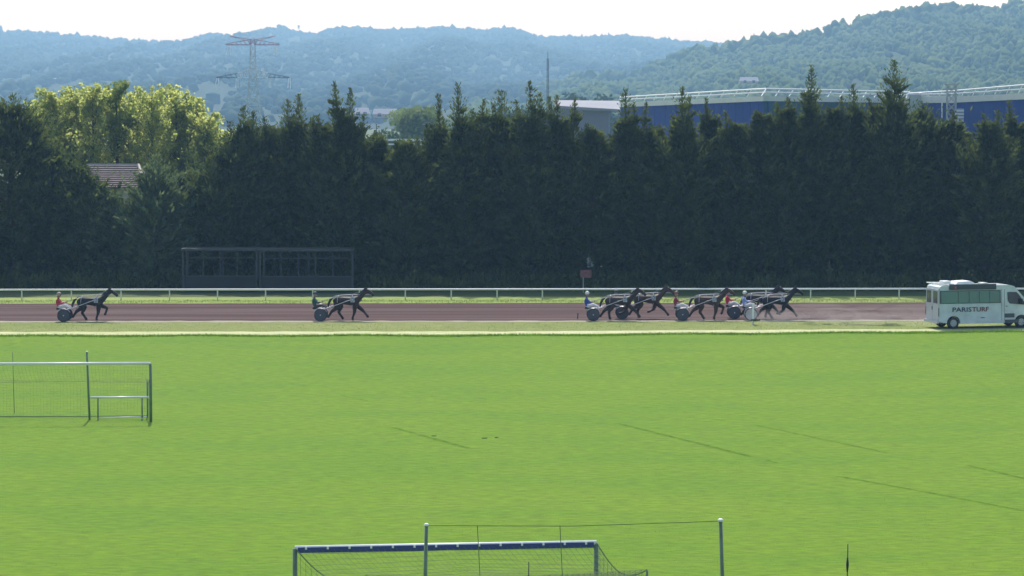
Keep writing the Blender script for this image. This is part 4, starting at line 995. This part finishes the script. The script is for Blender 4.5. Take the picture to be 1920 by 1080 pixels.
# roof gear
m_ = MB(); m_.tube([(-.1,.15,2.66),(.95,.15,2.63)], .03, 6); m_.tube([(-.1,1.8,2.66),(.95,1.8,2.63)], .03, 6)
for x in (-.05,.3,.65,.9): m_.tube([(x,.12,2.64),(x,1.85,2.64)], .025, 6)
for x in (.1,.8):
    for y in (.15,1.8): m_.tube([(x,y,2.52),(x,y,2.65)], .02, 6)
m_.build('roof_rack', M['whitep'], van, True)
bevel(MB().box(.42, .88, .4, 1.1, 2.67, 2.80).build('roof_box', M['whitep'], van), .04)
b_ = MB(); b_.prism([(1.15,2.535),(1.35,2.74),(2.1,2.78),(2.3,2.70),(2.55,2.535)], .45, 1.6); bevel(b_.build('air_conditioning_unit', M['whitep'], van), .03)
bevel(MB().box(2.9, 3.25, .5, 1.2, 2.533, 2.66).build('roof_vent', M['galv'], van), .03)
MB().tube([(3.3,.7,2.53),(3.3,.7,2.78)], .02, 6).build('antenna', M['black'], van)
# lettering
def lettering(txt, x0, z0, width, height, m, name='lettering'):
    cu = bpy.data.curves.new('t', 'FONT'); cu.body = txt; cu.extrude = .004; cu.offset = .018; cu.space_character = 1.02; cu.resolution_u = 3
    o = bpy.data.objects.new('t', cu); COL.objects.link(o); dg = bpy.context.evaluated_depsgraph_get(); me = bpy.data.meshes.new_from_object(o.evaluated_get(dg)); bpy.data.objects.remove(o)
    xs = [v.co.x for v in me.vertices]; ys = [v.co.y for v in me.vertices]; ax, ay = min(xs), min(ys); sx = width/(max(xs)-ax); sy = height/(max(ys)-ay)
    for v in me.vertices:
        zz = z0 + (v.co.y-ay)*sy; v.co = (x0+(v.co.x-ax)*sx, vy(zz,1)-.006-v.co.z*.5, zz)
    me.materials.clear(); me.materials.append(m); link(name, me, van)
lettering('PARIS', .82, 1.00, 1.20, .27, M['navy']); lettering('TURF', 2.05, 1.00, 1.05, .27, M['maroonp'])
tag(van, 'white race minibus with teal side windows and dark lettering at the right edge', 'van')

# ------------------------------------------------------------------ haze and dust
hz_ = MB().box(-3000, 3000, -60, 6800, -1, 190); 
mh = bpy.data.materials.new('haze'); mh.use_nodes = True; n = mh.node_tree; n.nodes.remove(n.nodes['Principled BSDF'])
pv = n.nodes.new('ShaderNodeVolumePrincipled'); pv.inputs['Density'].default_value = 2.4e-4; pv.inputs['Color'].default_value = (.30,.56,.86,1); pv.inputs['Anisotropy'].default_value = .2; pv.inputs['Absorption Color'].default_value = (.5,.5,.5,1)
n.links.new(pv.outputs[0], n.nodes['Material Output'].inputs['Volume'])
o = hz_.build('haze', mh); tag(o, kind='stuff')

# dust raised behind the van: thin lumpy puffs close to the ground
md = bpy.data.materials.new('dust'); md.use_nodes = True; n = md.node_tree; n.nodes.remove(n.nodes['Principled BSDF'])
pv = n.nodes.new('ShaderNodeVolumePrincipled'); pv.inputs['Density'].default_value = .035; pv.inputs['Color'].default_value = (1,.97,.92,1); pv.inputs['Anisotropy'].default_value = .3
n.links.new(pv.outputs[0], n.nodes['Material Output'].inputs['Volume'])
m_ = MB()
for i in range(34):
    px = random.uniform(1450, 1730); g0 = G(px, random.uniform(596, 612)); sz = random.uniform(.7, 1.7)
    m_.ball((g0.x, g0.y, sz*.25+.02), sz*1.6, sz, sz*.3, 12, 7)
tag(m_.build('dust', md), 'thin dust hanging over the track edge behind the van', 'dust', kind='stuff')
